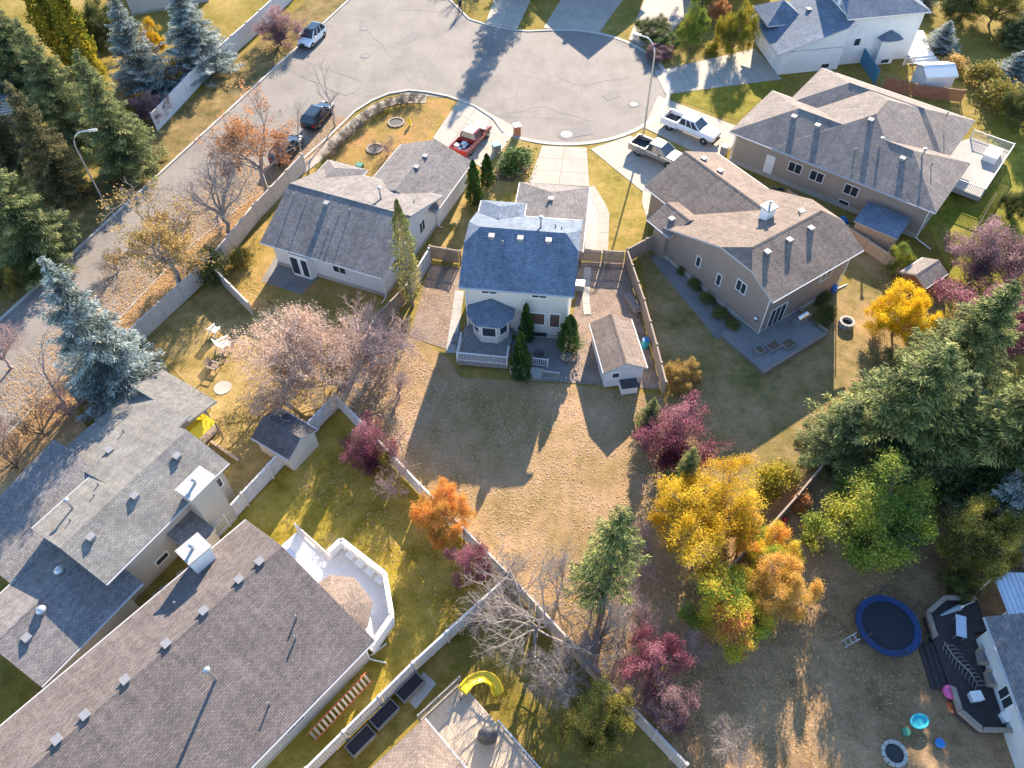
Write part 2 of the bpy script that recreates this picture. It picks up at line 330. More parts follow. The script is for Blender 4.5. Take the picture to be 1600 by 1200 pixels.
slab_strip('sidewalk', [road_pt(39,12.5),road_pt(36,13.2),(-15.9,74.6),(-13.9,77.2),(-11.9,78.2),(-9,78.1)], 1.4, 1.6, MAT['concrete'], 0.06)
def drive(name, quad, nu, nv, mat=None, z=0.05, px=True):
    """driveway of poured panels: quad corners in order, nu x nv panels with joints"""
    root = bpy.data.objects.new(name, None); C.objects.link(root); root['kind'] = 'structure'
    q = [P(*c) if px else Vector((c[0],c[1],0)) for c in quad]; rnd = random.Random(len(name)+nu)
    bl = lambda s,t: (q[0]*(1-s)+q[1]*s)*(1-t)+(q[3]*(1-s)+q[2]*s)*t
    for i in range(nu):
        for j in range(nv):
            cs = [bl(i/nu,j/nv),bl((i+1)/nu,j/nv),bl((i+1)/nu,(j+1)/nv),bl(i/nu,(j+1)/nv)]; c = sum(cs,Vector())/4
            cs = [p+(c-p).normalized()*0.022 for p in cs]
            m = MB(); m.prism([(p.x,p.y) for p in cs], 0.0, z+rnd.uniform(-.004,.004)); m.build('panel', mat or MAT['concrete'], root)
    return root
# lawns (each lot has its own turf)
sheet('lawn', [(640,520),(700,560),(720,590),(885,600),(1036,618),(1062,690),(1085,760),(1180,840),(1120,960),(1062,1200),(931,1061),(800,915),(658,773),(537,640),(567,565)], grass('lawn_centre', G_CENTRE, 0.16, 13.0), 0.02)
sheet('lawn', [(345,838),(530,640),(658,775),(797,915),(650,1050),(490,1210),(200,1210),(330,1000),(440,860)], grass('lawn_west', [(0.26,(0.14,0.108,0.014)),(0.42,(0.25,0.19,0.026)),(0.58,(0.37,0.275,0.055)),(0.74,(0.44,0.30,0.12))], 0.35, 12.0), 0.02)
sheet('lawn', [(490,1212),(650,1052),(797,917),(931,1063),(1060,1205)], grass('lawn_south', G_OLIVE, 0.4, 13.0), 0.024)
sheet('lawn', [(225,530),(337,436),(420,470),(520,560),(535,632),(460,700),(385,790),(345,832),(280,760),(330,640)], grass('lawn_golden', [(0.28,(0.17,0.13,0.04)),(0.45,(0.28,0.205,0.075)),(0.6,(0.38,0.275,0.12)),(0.78,(0.45,0.32,0.18))], 0.4, 12.0), 0.02)
sheet('lawn', [(350,415),(490,262),(600,280),(670,405),(640,465),(560,560),(430,480)], grass('lawn_side', [(0.28,(0.17,0.13,0.03)),(0.48,(0.30,0.21,0.06)),(0.65,(0.38,0.25,0.10))], 0.4, 12.0), 0.02)
sheet('lawn', [(1000,400),(1050,385),(1180,525),(1330,440),(1230,290),(1490,448),(1440,560),(1270,740),(1195,838),(1090,760),(1040,620)], grass('lawn_east', G_GREEN, 0.22, 11.0), 0.02)
sheet('lawn', [(1150,830),(1270,735),(1600,750),(1700,1210),(1040,1210),(1085,960)], grass('lawn_dry', G_DRY, 0.25, 12.0), 0.032)
sheet('lawn', [(1440,330),(1530,250),(1570,160),(1800,170),(1800,460),(1490,440)], grass('lawn_bright', [(0.28,(0.09,0.10,0.012)),(0.5,(0.19,0.18,0.025)),(0.7,(0.29,0.24,0.05)),(0.8,(0.34,0.26,0.09))], 0.3, 12.0), 0.02)
sheet('lawn', [(1040,150),(1100,140),(1190,123),(1225,135),(1150,188)], grass('lawn_corner', [(0.3,(0.11,0.11,0.012)),(0.6,(0.24,0.20,0.03)),(0.75,(0.30,0.24,0.06))], 0.6, 12.0), 0.02)
sheet('lawn', [(918,236),(925,236),(1000,295),(1015,335),(1010,390),(978,402),(944,398),(946,330),(920,290)], grass('lawn_front', [(0.3,(0.15,0.13,0.022)),(0.5,(0.27,0.205,0.05)),(0.68,(0.38,0.26,0.09))], 0.4, 12.0), 0.02)
sheet('lawn', [(505,262),(560,210),(640,160),(716,152),(680,222),(622,240),(590,285)], grass('lawn_russet', [(0.3,(0.19,0.14,0.035)),(0.5,(0.30,0.20,0.06)),(0.65,(0.42,0.22,0.09)),(0.8,(0.36,0.25,0.10))], 0.25, 12.0), 0.02)
sheet('lawn', [(662,400),(700,330),(735,260),(800,215),(836,225),(830,285),(742,320),(722,400)], grass('lawn_gap', [(0.3,(0.20,0.155,0.04)),(0.6,(0.34,0.24,0.09)),(0.75,(0.38,0.27,0.13))], 0.5, 12.0), 0.02)
# boulevard strip between kerb and walk, and the leafy verge
wsheet('verge', [road_pt(33,13.0),road_pt(33,12.6),road_pt(40,11.85),road_pt(45,10.45),road_pt(52,9.35),road_pt(S_END,9.35),road_pt(S_END,18),road_pt(72,16.5),road_pt(70,12.4),road_pt(62,12.75),road_pt(52.5,13.6),road_pt(46,13.2),road_pt(38,13.2)], grass('verge_grass', [(0.3,(0.26,0.165,0.08)),(0.5,(0.36,0.23,0.115)),(0.7,(0.44,0.29,0.16))], 0.5, 10.0), 0.03)
wsheet('verge', [road_pt(-60,-0.25),road_pt(S_END,-0.25),road_pt(S_END,-5.2),road_pt(-60,-5.2)], grass('verge_grass_c', [(0.3,(0.09,0.075,0.025)),(0.5,(0.19,0.14,0.055)),(0.7,(0.30,0.20,0.09))], 0.4, 10.0), 0.03)
# drives
drive('driveway', [(847,228),(917,231),(921,292),(826,286)], 2, 3)
drive('driveway', [(720,152),(800,196),(752,262),(676,216)], 3, 3)
drive('driveway', [(800,196),(806,204),(782,240),(752,262)], 1, 2)
drive('driveway', [(1022,112),(1180,76),(1222,124),(1040,148)], 4, 2)
drive('driveway', [(1028,150),(1168,204),(1120,255),(1006,200)], 4, 2)
drive('driveway', [(922,233),(985,212),(1060,262),(1004,300)], 3, 2)
sheet('path', [(1004,300),(1030,285),(1050,300),(1030,350),(1012,345),(1003,318)], MAT['concrete'], 0.045)
drive('driveway', [(-2.6,94.8),(1.3,93.2),(5.0,108),(0.0,110)], 2, 4, px=False)
drive('driveway', [(4.5,93.4),(11.2,92.0),(17.5,106),(10,109)], 3, 4, px=False)
drive('driveway', [(14.6,90.4),(17.2,87.6),(25.5,101),(19,104.5)], 2, 4, px=False)
# walk beside the centre house garage, side paths, paver patio
slab_strip('path', [P(921,292).xy,P(944,330).xy,P(941,398).xy], 1.0, 1.4, MAT['concrete'], 0.05)
sheet('path', [(921,300),(938,328),(936,395),(908,392),(918,330)], MAT['flag'], 0.035)
slab_strip('path', [P(918,418).xy,P(915,470).xy,P(918,492).xy], 0.62, 0.9, MAT['flag'], 0.05, 0.03)
slab_strip('path', [P(718,455).xy,P(712,500).xy,P(704,552).xy], 0.8, 1.1, MAT['flag'], 0.05, 0.03)
sheet('gravel_bed', [(672,414),(722,420),(716,470),(703,548),(640,526)], MAT['gravel'], 0.03)
sheet('gravel_bed', [(897,410),(976,410),(993,470),(1032,608),(936,602),(885,598),(886,530),(905,450)], MAT['gravel'], 0.03)
sheet('patio', [(800,530),(888,524),(886,598),(800,592)], MAT['paver'], 0.04)
sheet('path', [(1016,404),(1034,390),(1150,520),(1120,530)], MAT['paver'], 0.04)
sheet('planting_bed', [(1036,388),(1046,385),(1180,520),(1152,522)], MAT['soil'], 0.035)
sheet('planting_bed', [(780,240),(826,232),(830,262),(800,285),(770,280)], MAT['soil'], 0.035)
sheet('patio', [(408,440),(430,402),(505,428),(470,460)], MAT['paver'], 0.04)
sheet('patio', [(632,1090),(662,1050),(682,1068),(650,1108)], MAT['flag'], 0.04)
# raised paver patio behind the taupe house, edged with stone blocks
H3F = (20.08,41.88,33.5)
pt_ = bpy.data.objects.new('patio', None); C.objects.link(pt_); pt_['kind'] = 'structure'; pt_.location = (H3F[0],H3F[1],0); pt_.rotation_euler = (0,0,math.radians(H3F[2]))
m = MB(); m.box(-2.1,5.0,-2.5,1.2,0,0.35); m.box(-2.1,0.2,1.2,2.3,0,0.35); m.build('paving', MAT['paver'], pt_)
blk = MB(); blk.box(-.21,.21,-.14,.14,0,.5); bme = blk.mesh('stone_block', MAT['stone'])
for k in range(16):
    o = bpy.data.objects.new('stone_block', bme); C.objects.link(o); o.parent = pt_; o.location = (-2.0+k*.45,-2.66,0); o.rotation_euler = (0,0,random.Random(k).uniform(-.06,.06))
for k in range(9):
    o = bpy.data.objects.new('stone_block', bme); C.objects.link(o); o.parent = pt_; o.location = (5.16,-2.4+k*.45,0); o.rotation_euler = (0,0,1.57+random.Random(k+40).uniform(-.06,.06))
for a,b,c,d in ((-.2,.9,-1.7,-.8),(.95,2.1,-2.2,-1.3),(-1.2,-.5,-1.3,-.5)):
    m = MB(); m.box(a,b,c,c+.1,.35,.6); m.box(a,b,d-.1,d,.35,.6); m.box(a,a+.1,c+.1,d-.1,.35,.6); m.box(b-.1,b,c+.1,d-.1,.35,.6); m.build('planter_edge', MAT['greywood'], pt_)
    m = MB(); m.box(a+.1,b-.1,c+.1,d-.1,.35,.5); m.build('planter_soil', MAT['soil'], pt_)
# tar-sealed cracks and patches in the asphalt
rd_ = [o for o in C.objects if o.name.startswith('road')][0]
for k,px in enumerate((((560,30),(600,75),(640,130)),((700,40),(680,90),(665,140)),((820,70),(850,110),(905,135),(985,120)),((790,180),(850,165),(930,190)),((470,120),(540,150),(590,140)),((300,260),(350,250),(395,262)),((905,70),(915,130),(900,200)),((620,15),(700,20),(740,28)))):
    rr = random.Random(k); pts = []
    for p,q in zip(px,px[1:]):
        A_,B_ = P(*p),P(*q)
        for n in range(6): c_ = A_.lerp(B_,n/6); pts.append((c_.x+rr.gauss(0,.22),c_.y+rr.gauss(0,.22)))
    e_ = P(*px[-1]); pts.append((e_.x,e_.y)); o = sweep('crack_seal', pts, .04, .004, MAT['tar'], .026); del o['kind']; o.parent = rd_
for (u,v),w,h_,an in (((905,206),2.6,1.6,.2),((640,60),3.2,1.4,1.0),((955,150),1.8,1.2,.5)):
    q = P(u,v); m = MB(); m.box(-w/2,w/2,-h_/2,h_/2,0,.004); o = m.build('asphalt_patch', MAT['patch'], rd_); o.location = (q.x,q.y,.0255); o.rotation_euler = (0,0,an)
# manhole covers
for i,((u,v),r,lab) in enumerate([((885,210),.62,'large round steel manhole cover ringed with patched asphalt'),((990,163),.42,'pale round manhole cover by the lamp post side of the circle'),((569,45),.38,'small manhole cover in mid street uphill from its twin'),((570,88),.38,'small manhole cover in mid street downhill from its twin')]):
    p = P(u,v); t = thing('manhole_cover', lab, 'manhole', (p.x,p.y,0.02)); m = MB(); m.lathe([(r*1.6,0),(r*1.6,.008)],24); m.build('collar', MAT['patch'], t)
    m = MB(); m.lathe([(r,0.008),(r,.024),(r*.86,.026),(r*.84,.016),(r*.5,.016),(r*.48,.024),(r*.1,.026)],24); m.build('lid', MAT['kerb'] if i < 2 else MAT['iron'], t); m = MB(); m.lathe([(r*.83,.0165),(r*.52,.0175)],24); m.build('ring_groove', MAT['iron'], t)

# ------------------------------------------------------------------ houses
def rf(pts): return [Vector(p) for p in pts]
def roof_mesh(name, polys, mats, thick=0.16):
    """closed roof: slope polygons on top, soffit below, fascia round the edge"""
    verts = []; idx = {}; faces = []
    def vid(p):
        k = tuple(round(c,3) for c in p)
        if k not in idx: idx[k] = len(verts); verts.append(k)
        return idx[k]
    for poly in polys:
        f = [vid(p) for p in poly]; a,b,c = (Vector(verts[f[i]]) for i in (0,1,2))
        nrm = Vector((0,0,0))
        for i in range(len(f)):
            p,q = Vector(verts[f[i]]),Vector(verts[f[(i+1)%len(f)]]); nrm += p.cross(q)
        if nrm.z < 0: f = f[::-1]
        faces.append(f)
    n = len(verts); ec = {}
    for f in faces:
        for i in range(len(f)): e = (f[i],f[(i+1)%len(f)]); ec[e] = 1
    mb = MB(); mb.v = list(verts)+[(x,y,z-thick) for x,y,z in verts]
    for f in faces: mb.f.append(f); mb.m.append(0); mb.f.append([i+n for i in f[::-1]]); mb.m.append(1)
    for (a,b) in ec:
        if (b,a) not in ec: mb.f.append([a,a+n,b+n,b]); mb.m.append(1)
    return mb.mesh(name, mats, uv=True)
def roof_block(house, x0, x1, y0, y1, z0, z1, yr, zr, ends, mats, axis='x', jerk=(1.25,1.35), hipd=None, name='roof'):
    """ridge along local x (or y when axis='y'); eaves z0 at y0 and z1 at y1; ends gable / hip / jerk"""
    polys = []; lo_pts = {}
    def zl(y): return z0+(zr-z0)*(y-y0)/(yr-y0) if y <= yr else z1+(zr-z1)*(y1-y)/(y1-yr)
    side = {}
    for k,(x,sg) in enumerate(((x0,1),(x1,-1))):
        e = ends[k]
        if e == 'gable': side[k] = dict(r=(x,yr,zr), a=[(x,y0,z0)], b=[(x,y1,z1)])
        elif e == 'hip':
            d = (hipd or min(yr-y0,y1-yr))*sg; r = (x+d,yr,zr); side[k] = dict(r=r, a=[(x,y0,z0)], b=[(x,y1,z1)])
            if abs(z0-z1) < 1e-3: polys.append([(x,y0,z0),r,(x,y1,z1)])
            else: polys.append([(x,y0,z0),r,(x,y1,z1)])
        else:
            w,d = jerk; r = (x+d*sg,yr,zr); ya = yr-w*1.0; yb = yr+w*1.0
            zc = min(zl(ya),zl(yb)); ya = y0+(zc-z0)/(zr-z0)*(yr-y0); yb = y1-(zc-z1)/(zr-z1)*(y1-yr)
            side[k] = dict(r=r, a=[(x,y0,z0),(x,ya,zc)], b=[(x,y1,z1),(x,yb,zc)]); polys.append([(x,ya,zc),r,(x,yb,zc)])
    s0,s1 = side[0],side[1]
    polys.append(s0['a']+[s0['r'],s1['r']]+s1['a'][::-1]); polys.append(s0['b']+[s0['r'],s1['r']]+s1['b'][::-1])
    if axis == 'y': polys = [[(q,p,z) for p,q,z in poly] for poly in polys]
    o = bpy.data.objects.new(name, roof_mesh(name, polys, mats)); C.objects.link(o); o.parent = house
    # ridge cap of overlapping shingles
    r0,r1 = s0['r'],s1['r']
    if axis == 'y': r0,r1 = (r0[1],r0[0],r0[2]),(r1[1],r1[0],r1[2])
    hw = .14; s0_ = (zr-z0)/(yr-y0); s1_ = (zr-z1)/(y1-yr); prof = [(yr-hw,zr-hw*s0_+.012),(yr,zr+.018),(yr+hw,zr-hw*s1_+.012),(yr,zr-.02)]
    cp = MB(); vs = [(x,p,q) for x in (s0['r'][0],s1['r'][0]) for p,q in prof]
    if axis == 'y': vs = [(q,p,z) for p,q,z in vs]
    cp.add(vs,[(0,4,5,1),(1,5,6,2),(2,6,7,3),(3,7,4,0),(3,2,1,0),(4,5,6,7)]); me = cp.mesh('ridge_cap', mats[0]); bm = bmesh.new(); bm.from_mesh(me); bmesh.ops.recalc_face_normals(bm, faces=bm.faces); bm.to_mesh(me); bm.free(); plan_uv(me)
    rc = bpy.data.objects.new('ridge_cap', me); C.objects.link(rc); rc.parent = o
    # gutters on the eaves
    for yy,zz,sg in ((y0,z0,-1),(y1,z1,1)):
        a = (x0+.02,yy+sg*.06,zz-.08); b = (x1-.02,yy+sg*.06,zz-.08)
        if axis == 'y': a,b = (a[1],a[0],a[2]),(b[1],b[0],b[2])
        m = MB(); m.bar(a,b,.09,.09); m.build('gutter', mats[1], o)
    return o
def wall_profile(house, x0, x1, prof, mat, axis='x', name='wall'):
    """extrude a (y,z) outline between x0 and x1"""
    n = len(prof); mb = MB()
    f = (lambda x,y,z:(x,y,z)) if axis == 'x' else (lambda x,y,z:(y,x,z))
    vs = [f(x0,y,z) for y,z in prof]+[f(x1,y,z) for y,z in prof]
    fs = [tuple(range(n)),tuple(range(2*n-1,n-1,-1))]+[(i,n+i,n+(i+1)%n,(i+1)%n) for i in range(n)]
    mb.add(vs,fs); me = mb.mesh(name, mat); bm = bmesh.new(); bm.from_mesh(me); bmesh.ops.recalc_face_normals(bm, faces=bm.faces); bm.to_mesh(me); bm.free()
    o = bpy.data.objects.new(name, me); C.objects.link(o); o.parent = house; return o
def wall_box(house, x0, x1, y0, y1, z1, mat, name='wall', z0=0.0):
    m = MB(); m.box(x0,x1,y0,y1,z0,z1); o = m.build(name, mat, house); return o
def foundation(house, x0, x1, y0, y1, h=0.35):
    m = MB(); m.box(x0-.04,x1+.04,y0-.04,y1+.04,0,h); m.build('foundation', MAT['kerb'], house)
def window(house, x, y, z, w, h, face, glass='glass', n=1, name='window', fm='frame'):
    """framed window on a wall; face is the outward direction -y, +y, -x or +x; the panes are its sub-parts"""
    t = .07; m = MB(); rot = {'-y':0,'+x':90,'+y':180,'-x':270}[face]
    m.box(-w/2-t,w/2+t,-.05,.04,-t,0); m.box(-w/2-t,w/2+t,-.05,.04,h,h+t); m.box(-w/2-t,-w/2,-.05,.04,0,h); m.box(w/2,w/2+t,-.05,.04,0,h)
    for k in range(1,n): xx = -w/2+w*k/n; m.box(xx-.03,xx+.03,-.045,.04,0,h)
    o = m.build(name, MAT[fm], house); o.location = (x,y,z); o.rotation_euler = (0,0,math.radians(rot))
    for k in range(n):
        p = MB(); a = -w/2+w*k/n+(.03 if k else 0); b = -w/2+w*(k+1)/n-(.03 if k < n-1 else 0); p.box(a,b,-.025,.03,0,h); p.build('pane', MAT[glass], o)
    return o
def door(house, x, y, z, w, h, face, mat='white'):
    rot = {'-y':0,'+x':90,'+y':180,'-x':270}[face]; m = MB(); m.box(-w/2,w/2,-.06,.03,0,h); o = m.build('door', MAT[mat], house); o.location = (x,y,z); o.rotation_euler = (0,0,math.radians(rot))
    k = MB(); k.lathe([(.03,0),(.04,.03),(.02,.06)],8); q = k.build('handle', MAT['steel'], o); q.location = (w/2-.12,-.08,h*.45); return o
def vent(roof, x, y, z, kind='box', h=.35):
    if kind == 'box':
        m = MB(); m.box(-.2,.2,-.2,.2,-.3,.12); m.box(-.24,.24,-.24,.24,.12,.19); o = m.build('roof_vent', MAT['ventgrey'], roof)
    elif kind == 'pipe':
        m = MB(); m.tube([(0,0,-.3),(0,0,h)],.055,8); o = m.build('vent_pipe', MAT['ventgrey'], roof)
    elif kind == 'flue':
        m = MB(); m.tube([(0,0,-.3),(0,0,h)],.09,10); m.lathe([(.16,h),(.18,h+.04),(.18,h+.12),(.05,h+.18)],10); o = m.build('flue', MAT['steel'], roof)
    elif kind == 'dome':
        m = MB(); m.lathe([(.2,-.2),(.2,.1),(.3,.12),(.28,.25),(.16,.36),(.02,.4)],14); o = m.build('turbine_vent', MAT['steel'], roof)
    o.location = (x,y,z); return o
def chimney(house, x0, x1, y0, y1, z0, z1, mat, cap='chimcap'):
    m = MB(); m.box(x0,x1,y0,y1,z0,z1); o = m.build('chimney', MAT[mat], house)
    m = MB(); m.box(x0-.12,x1+.12,y0-.12,y1+.12,z1,z1+.12); m.build('cap', MAT[cap], o)
    cx,cy = (x0+x1)/2,(y0+y1)/2; m = MB(); m.tube([(cx,cy,z1+.12),(cx,cy,z1+.5)],.1,10); m.lathe([(.16,z1+.5),(.18,z1+.56),(.04,z1+.62)],10,cx,cy); m.build('flue', MAT['steel'], o)
    return o
def downspout(house, x, y, z, dx=0, dy=-.8):
    m = MB(); m.tube([(x,y,z-.1),(x,y,.2),(x+dx*.2,y+dy*.2,.1),(x+dx,y+dy,.06)],.05,6); return m.build('downspout', MAT['white'], house)
def house(name, label, org, ang): return thing(name, label, 'house', (org[0],org[1],0), math.radians(ang))
def railing(parent, pts, z, h, mat, step=.14, name='railing'):
    """posts, two rails and balusters along a polyline"""
    m = MB()
    for a,b in zip(pts,pts[1:]):
        a3,b3 = Vector((*a,z)),Vector((*b,z)); L = (b3-a3).length; d = (b3-a3)/L
        m.bar(a3+Vector((0,0,h)),b3+Vector((0,0,h)),.09,.06); m.bar(a3+Vector((0,0,.1)),b3+Vector((0,0,.1)),.05,.06)
        k = step
        while k < L-.05: q = a3+d*k; m.box(q.x-.018,q.x+.018,q.y-.018,q.y+.018,z+.12,z+h-.02); k += step
    for q in pts: m.box(q[0]-.055,q[0]+.055,q[1]-.055,q[1]+.055,z-.1,z+h+.08)
    return m.build(name, MAT[mat] if isinstance(mat,str) else mat, parent)
def deck_boards(parent, poly, z, mat, ang=0.0, w=.14, name='decking', base_h=None):
    """deck floor clipped to a polygon out of separate boards (one joined part), with a skirt below"""
    bm = bmesh.new(); mb = MB(); ca,sa = math.cos(ang),math.sin(ang)
    loc = [(p[0]*ca+p[1]*sa,-p[0]*sa+p[1]*ca) for p in poly]; ys = [p[1] for p in loc]; y = min(ys)
    def span(yy):
        xs = []
        for (x1,y1),(x2,y2) in zip(loc,loc[1:]+loc[:1]):
            if (y1 <= yy) != (y2 <= yy): xs.append(x1+(yy-y1)*(x2-x1)/(y2-y1))
        return (min(xs),max(xs)) if len(xs) > 1 else None
    while y < max(ys)-.02:
        s0 = span(y+.01); s1 = span(min(y+w-.012,max(ys)-.005))
        if s0 and s1:
            q = [(s0[0],y),(s0[1],y),(s1[1],y+w-.012),(s1[0],y+w-.012)]; mb.prism([(a*ca-b*sa,a*sa+b*ca) for a,b in q], z-.04, z)
        y += w
    bm.free(); mb.build(name, mat, parent, kind='stuff')
    m = MB(); m.prism(poly, max(0,z-.5) if base_h is None else base_h, z-.045); m.build('deck_frame', mat, parent)
MAT['ventgrey'] = plain('vent_grey',(0.22,0.22,0.23),0.6)
SH_BLUE = shingle('shingle_slate',(0.165,0.205,0.265),(0.11,0.145,0.20),0.4)
SH_GREY = shingle('shingle_grey',(0.225,0.205,0.197),(0.15,0.14,0.137),0.32)
SH_TAN = shingle('shingle_tan',(0.25,0.193,0.157),(0.18,0.14,0.115),0.26)
SH_TAUPE = shingle('shingle_taupe',(0.25,0.21,0.185),(0.18,0.155,0.145),0.42)
SH_BROWN = shingle('shingle_brown',(0.165,0.138,0.128),(0.115,0.098,0.094),0.35)
SH_PALE = shingle('shingle_pale',(0.24,0.228,0.21),(0.178,0.17,0.158),0.25)
SH_NAVY = shingle('shingle_blue_grey',(0.17,0.205,0.26),(0.125,0.155,0.20),0.15)
SH_DARK = shingle('shingle_charcoal',(0.12,0.11,0.115),(0.08,0.075,0.08),0.15)
W_WHITE = siding('white_siding',(0.68,0.67,0.66)); W_CREAM = siding('cream_siding',(0.58,0.54,0.49)); W_TAUPE = siding('taupe_siding',(0.30,0.235,0.195)); W_GREIGE = siding('greige_siding',(0.34,0.29,0.24)); W_GREY = siding('grey_beige_siding',(0.40,0.37,0.32))

# -- centre house
H = house('house', 'two-storey cream house with slate-blue hipped roof, cedar trees and rear deck', (-4.01,43.24), -8.0); H1 = H
foundation(H,.35,8.55,.5,8.4); wall_box(H,.4,8.5,.55,8.35,5.45,W_CREAM)
wall_profile(H,.4,8.5,[(.55,5.4),(8.35,5.4),(5.9,6.8),(2.9,6.8)],W_CREAM,'x','gable_wall')
r = roof_block(H,0,8.95,0,8.9,5.5,5.5,4.42,7.85,('jerk','jerk'),[SH_BLUE,MAT['fascia']],jerk=(1.25,1.1))
for x in (2.1,4.35,6.55): vent(r,x,3.75,7.5)
vent(r,3.05,3.3,7.25,'pipe',.35); vent(r,5.75,5.6,7.2,'flue',1.0); vent(r,6.9,5.9,7.1,'pipe',.35); vent(r,7.4,5.7,7.15,'pipe',.3)
wall_box(H,3.1,8.8,8.35,16.4,2.85,W_CREAM); foundation(H,3.1,8.8,8.4,16.4,.2)
roof_block(H,8.0,16.8,2.75,9.15,2.9,2.9,5.95,4.5,('gable','hip'),[SH_GREY,MAT['fascia']],axis='y')
vent(H.children[-1],5.95,12.6,4.5)
roof_block(H,7.2,10.6,.2,4.0,5.5,5.5,2.1,6.5,('gable','hip'),[SH_BLUE,MAT['fascia']],axis='y',name='roof')
wall_box(H,.6,3.6,8.35,10.1,5.4,W_CREAM)
for x,n in ((2.3,2),(6.2,2)): window(H,x,.55,4.55,1.15,.42,'-y',n=n)
window(H,6.0,.55,1.5,1.35,1.25,'-y','brownblind'); window(H,7.5,.55,1.35,.75,1.45,'-y','brownblind')
m = MB(); m.box(5.3,6.9,.35,.5,.25,.55); m.build('basement_window_well', MAT['black'], H)
for z in (3.6,): window(H,8.5,4.3,3.4,.8,1.0,'+x')
window(H,.4,4.4,3.4,.8,1.0,'-x'); window(H,5.9,16.4,.1,4.6,2.1,'+y','white',4,'garage_door')
for x in (.42,8.48): downspout(H,x,.42,5.3,0,-.6)
# eight-sided breakfast bay on the deck
bay = [(1.0,.6),(1.0,-.35),(1.75,-1.25),(3.15,-1.25),(3.9,-.35),(3.9,.6)]
m = MB(); m.prism(bay,0,3.0); m.build('bay_wall', W_CREAM, H)
bo = [(.55,.6),(.55,-.5),(1.5,-1.7),(3.4,-1.7),(4.35,-.5),(4.35,.6)]; ap = (2.45,.62,4.0)
ro = bpy.data.objects.new('bay_roof', roof_mesh('bay_roof', [[(a[0],a[1],3.05),(b[0],b[1],3.05),ap] for a,b in zip(bo,bo[1:])], [SH_BLUE,MAT['fascia']], .12)); C.objects.link(ro); ro.parent = H
window(H,2.45,-1.25,1.55,1.05,.95,'-y')
for xx,yy,aa in ((1.375,-.8,-50.2),(3.525,-.8,50.2)):
    w_ = window(H,xx,yy,1.55,.75,.95,'-y'); w_.rotation_euler = (0,0,math.radians(aa))
deck = thing('deck', 'grey weathered wood deck with white railing behind the cream house', 'deck', H.location[:], H.rotation_euler.z)
dp = [(.2,.45),(.2,-3.4),(4.15,-3.4),(4.15,.45)]
deck_boards(deck, dp, .75, MAT['greywood']); railing(deck,[(.2,-1.4),(.2,-3.4),(4.15,-3.4),(4.15,-2.4)],.75,.95,'whitefence',.13)
m = MB()
for k in range(3): m.box(-.75+k*.28,-.75+(k+1)*.28,-1.15,-.1,0,.18+k*.19)
m.build('steps', MAT['greywood'], deck)
gate = thing('picket_railing', 'low white picket railing and gate between the rear patio and lawn', 'railing', H.location[:], H.rotation_euler.z)
railing(gate,[(4.5,-3.75),(5.6,-3.8)],.05,.95,'whitefence',.16); railing(gate,[(5.75,-2.6),(7.3,-2.65)],.05,.9,'whitefence',.16,'rear_railing'); railing(gate,[(7.0,-3.85),(8.3,-3.9)],.05,.9,'steel',.13,'wire_railing')
m = MB(); m.box(5.65,7.0,-3.9,-2.9,.02,.16); m.build('landing', MAT['flag'], gate)
# heat pump and bins beside the house
def unit(name,label,cat,loc,ang,sz,mat,lid=None):
    t = thing(name,label,cat,loc,ang); m = MB(); x,y,z = sz; m.box(-x/2,x/2,-y/2,y/2,0,z); m.build('body',MAT[mat],t)
    m = MB(); m.box(-x/2-.03,x/2+.03,-y/2-.03,y/2+.03,z,z+.06); m.build('lid',MAT[lid or mat],t); return t
p = P(906,452); unit('air_conditioner','white air conditioner against the side wall of the cream house','air conditioner',(p.x,p.y,0.03),-.14,(.7,.7,.7),'ventgrey','steel')

# -- west house
H = house('house', 'white-sided house with grey gable roof beside the leafy street', (-21.45,51.42), -23.2); H2 = H
foundation(H,.4,11.3,.85,10.9); wall_box(H,.4,11.3,.9,10.9,3.05,W_WHITE)
wall_profile(H,.4,11.3,[(.9,2.95),(10.9,2.95),(10.9,3.15),(5.6,5.1),(.9,3.3)],W_WHITE,'x','gable_wall')
r = roof_block(H,0,11.9,0,11.4,3.2,3.2,5.6,5.37,('gable','gable'),[SH_GREY,MAT['fascia']])
zh = lambda y: 3.2+y*.3875
for x,y in ((1.0,4.6),(2.3,4.7)): vent(r,x,y,zh(y),'pipe',.35)
vent(r,4.2,4.7,zh(4.7)); vent(r,5.8,4.0,zh(4.0),'pipe',.5); vent(r,6.6,4.6,zh(4.6),'pipe',.3); vent(r,5.5,2.6,zh(2.6),'pipe',.35); vent(r,8.0,7.4,zh(3.9),'flue',1.1); vent(r,10.6,8.6,zh(2.7),'pipe',.3)
wall_box(H,4.7,11.5,10.9,17.3,2.55,W_WHITE); wall_profile(H,10.9,17.3,[(4.7,2.5),(11.5,2.5),(11.5,2.6),(8.1,3.95),(4.7,2.6)],W_WHITE,'y','gable_wall')
r = roof_block(H,9.6,17.8,4.3,11.95,2.65,2.65,8.1,4.12,('gable','gable'),[SH_GREY,MAT['fascia']],axis='y')
vent(r,8.35,13.4,3.95); vent(r,8.35,15.2,3.95)
roof_block(H,8.0,12.4,-.6,3.6,3.15,3.15,1.5,4.2,('gable','hip'),[SH_GREY,MAT['fascia']],axis='y'); wall_box(H,-.1,3.1,10.0,11.9,3.0,W_WHITE)
window(H,11.3,3.2,1.3,.9,1.1,'+x',n=2); window(H,11.3,8.2,1.5,.9,1.1,'+x',n=2); window(H,7.0,.9,1.3,1.2,1.0,'-y',n=2)
m = MB(); m.prism([(2.3,.9),(2.5,.25),(4.3,.25),(4.5,.9)],0,2.5); m.build('bay_wall', MAT['white'], H)
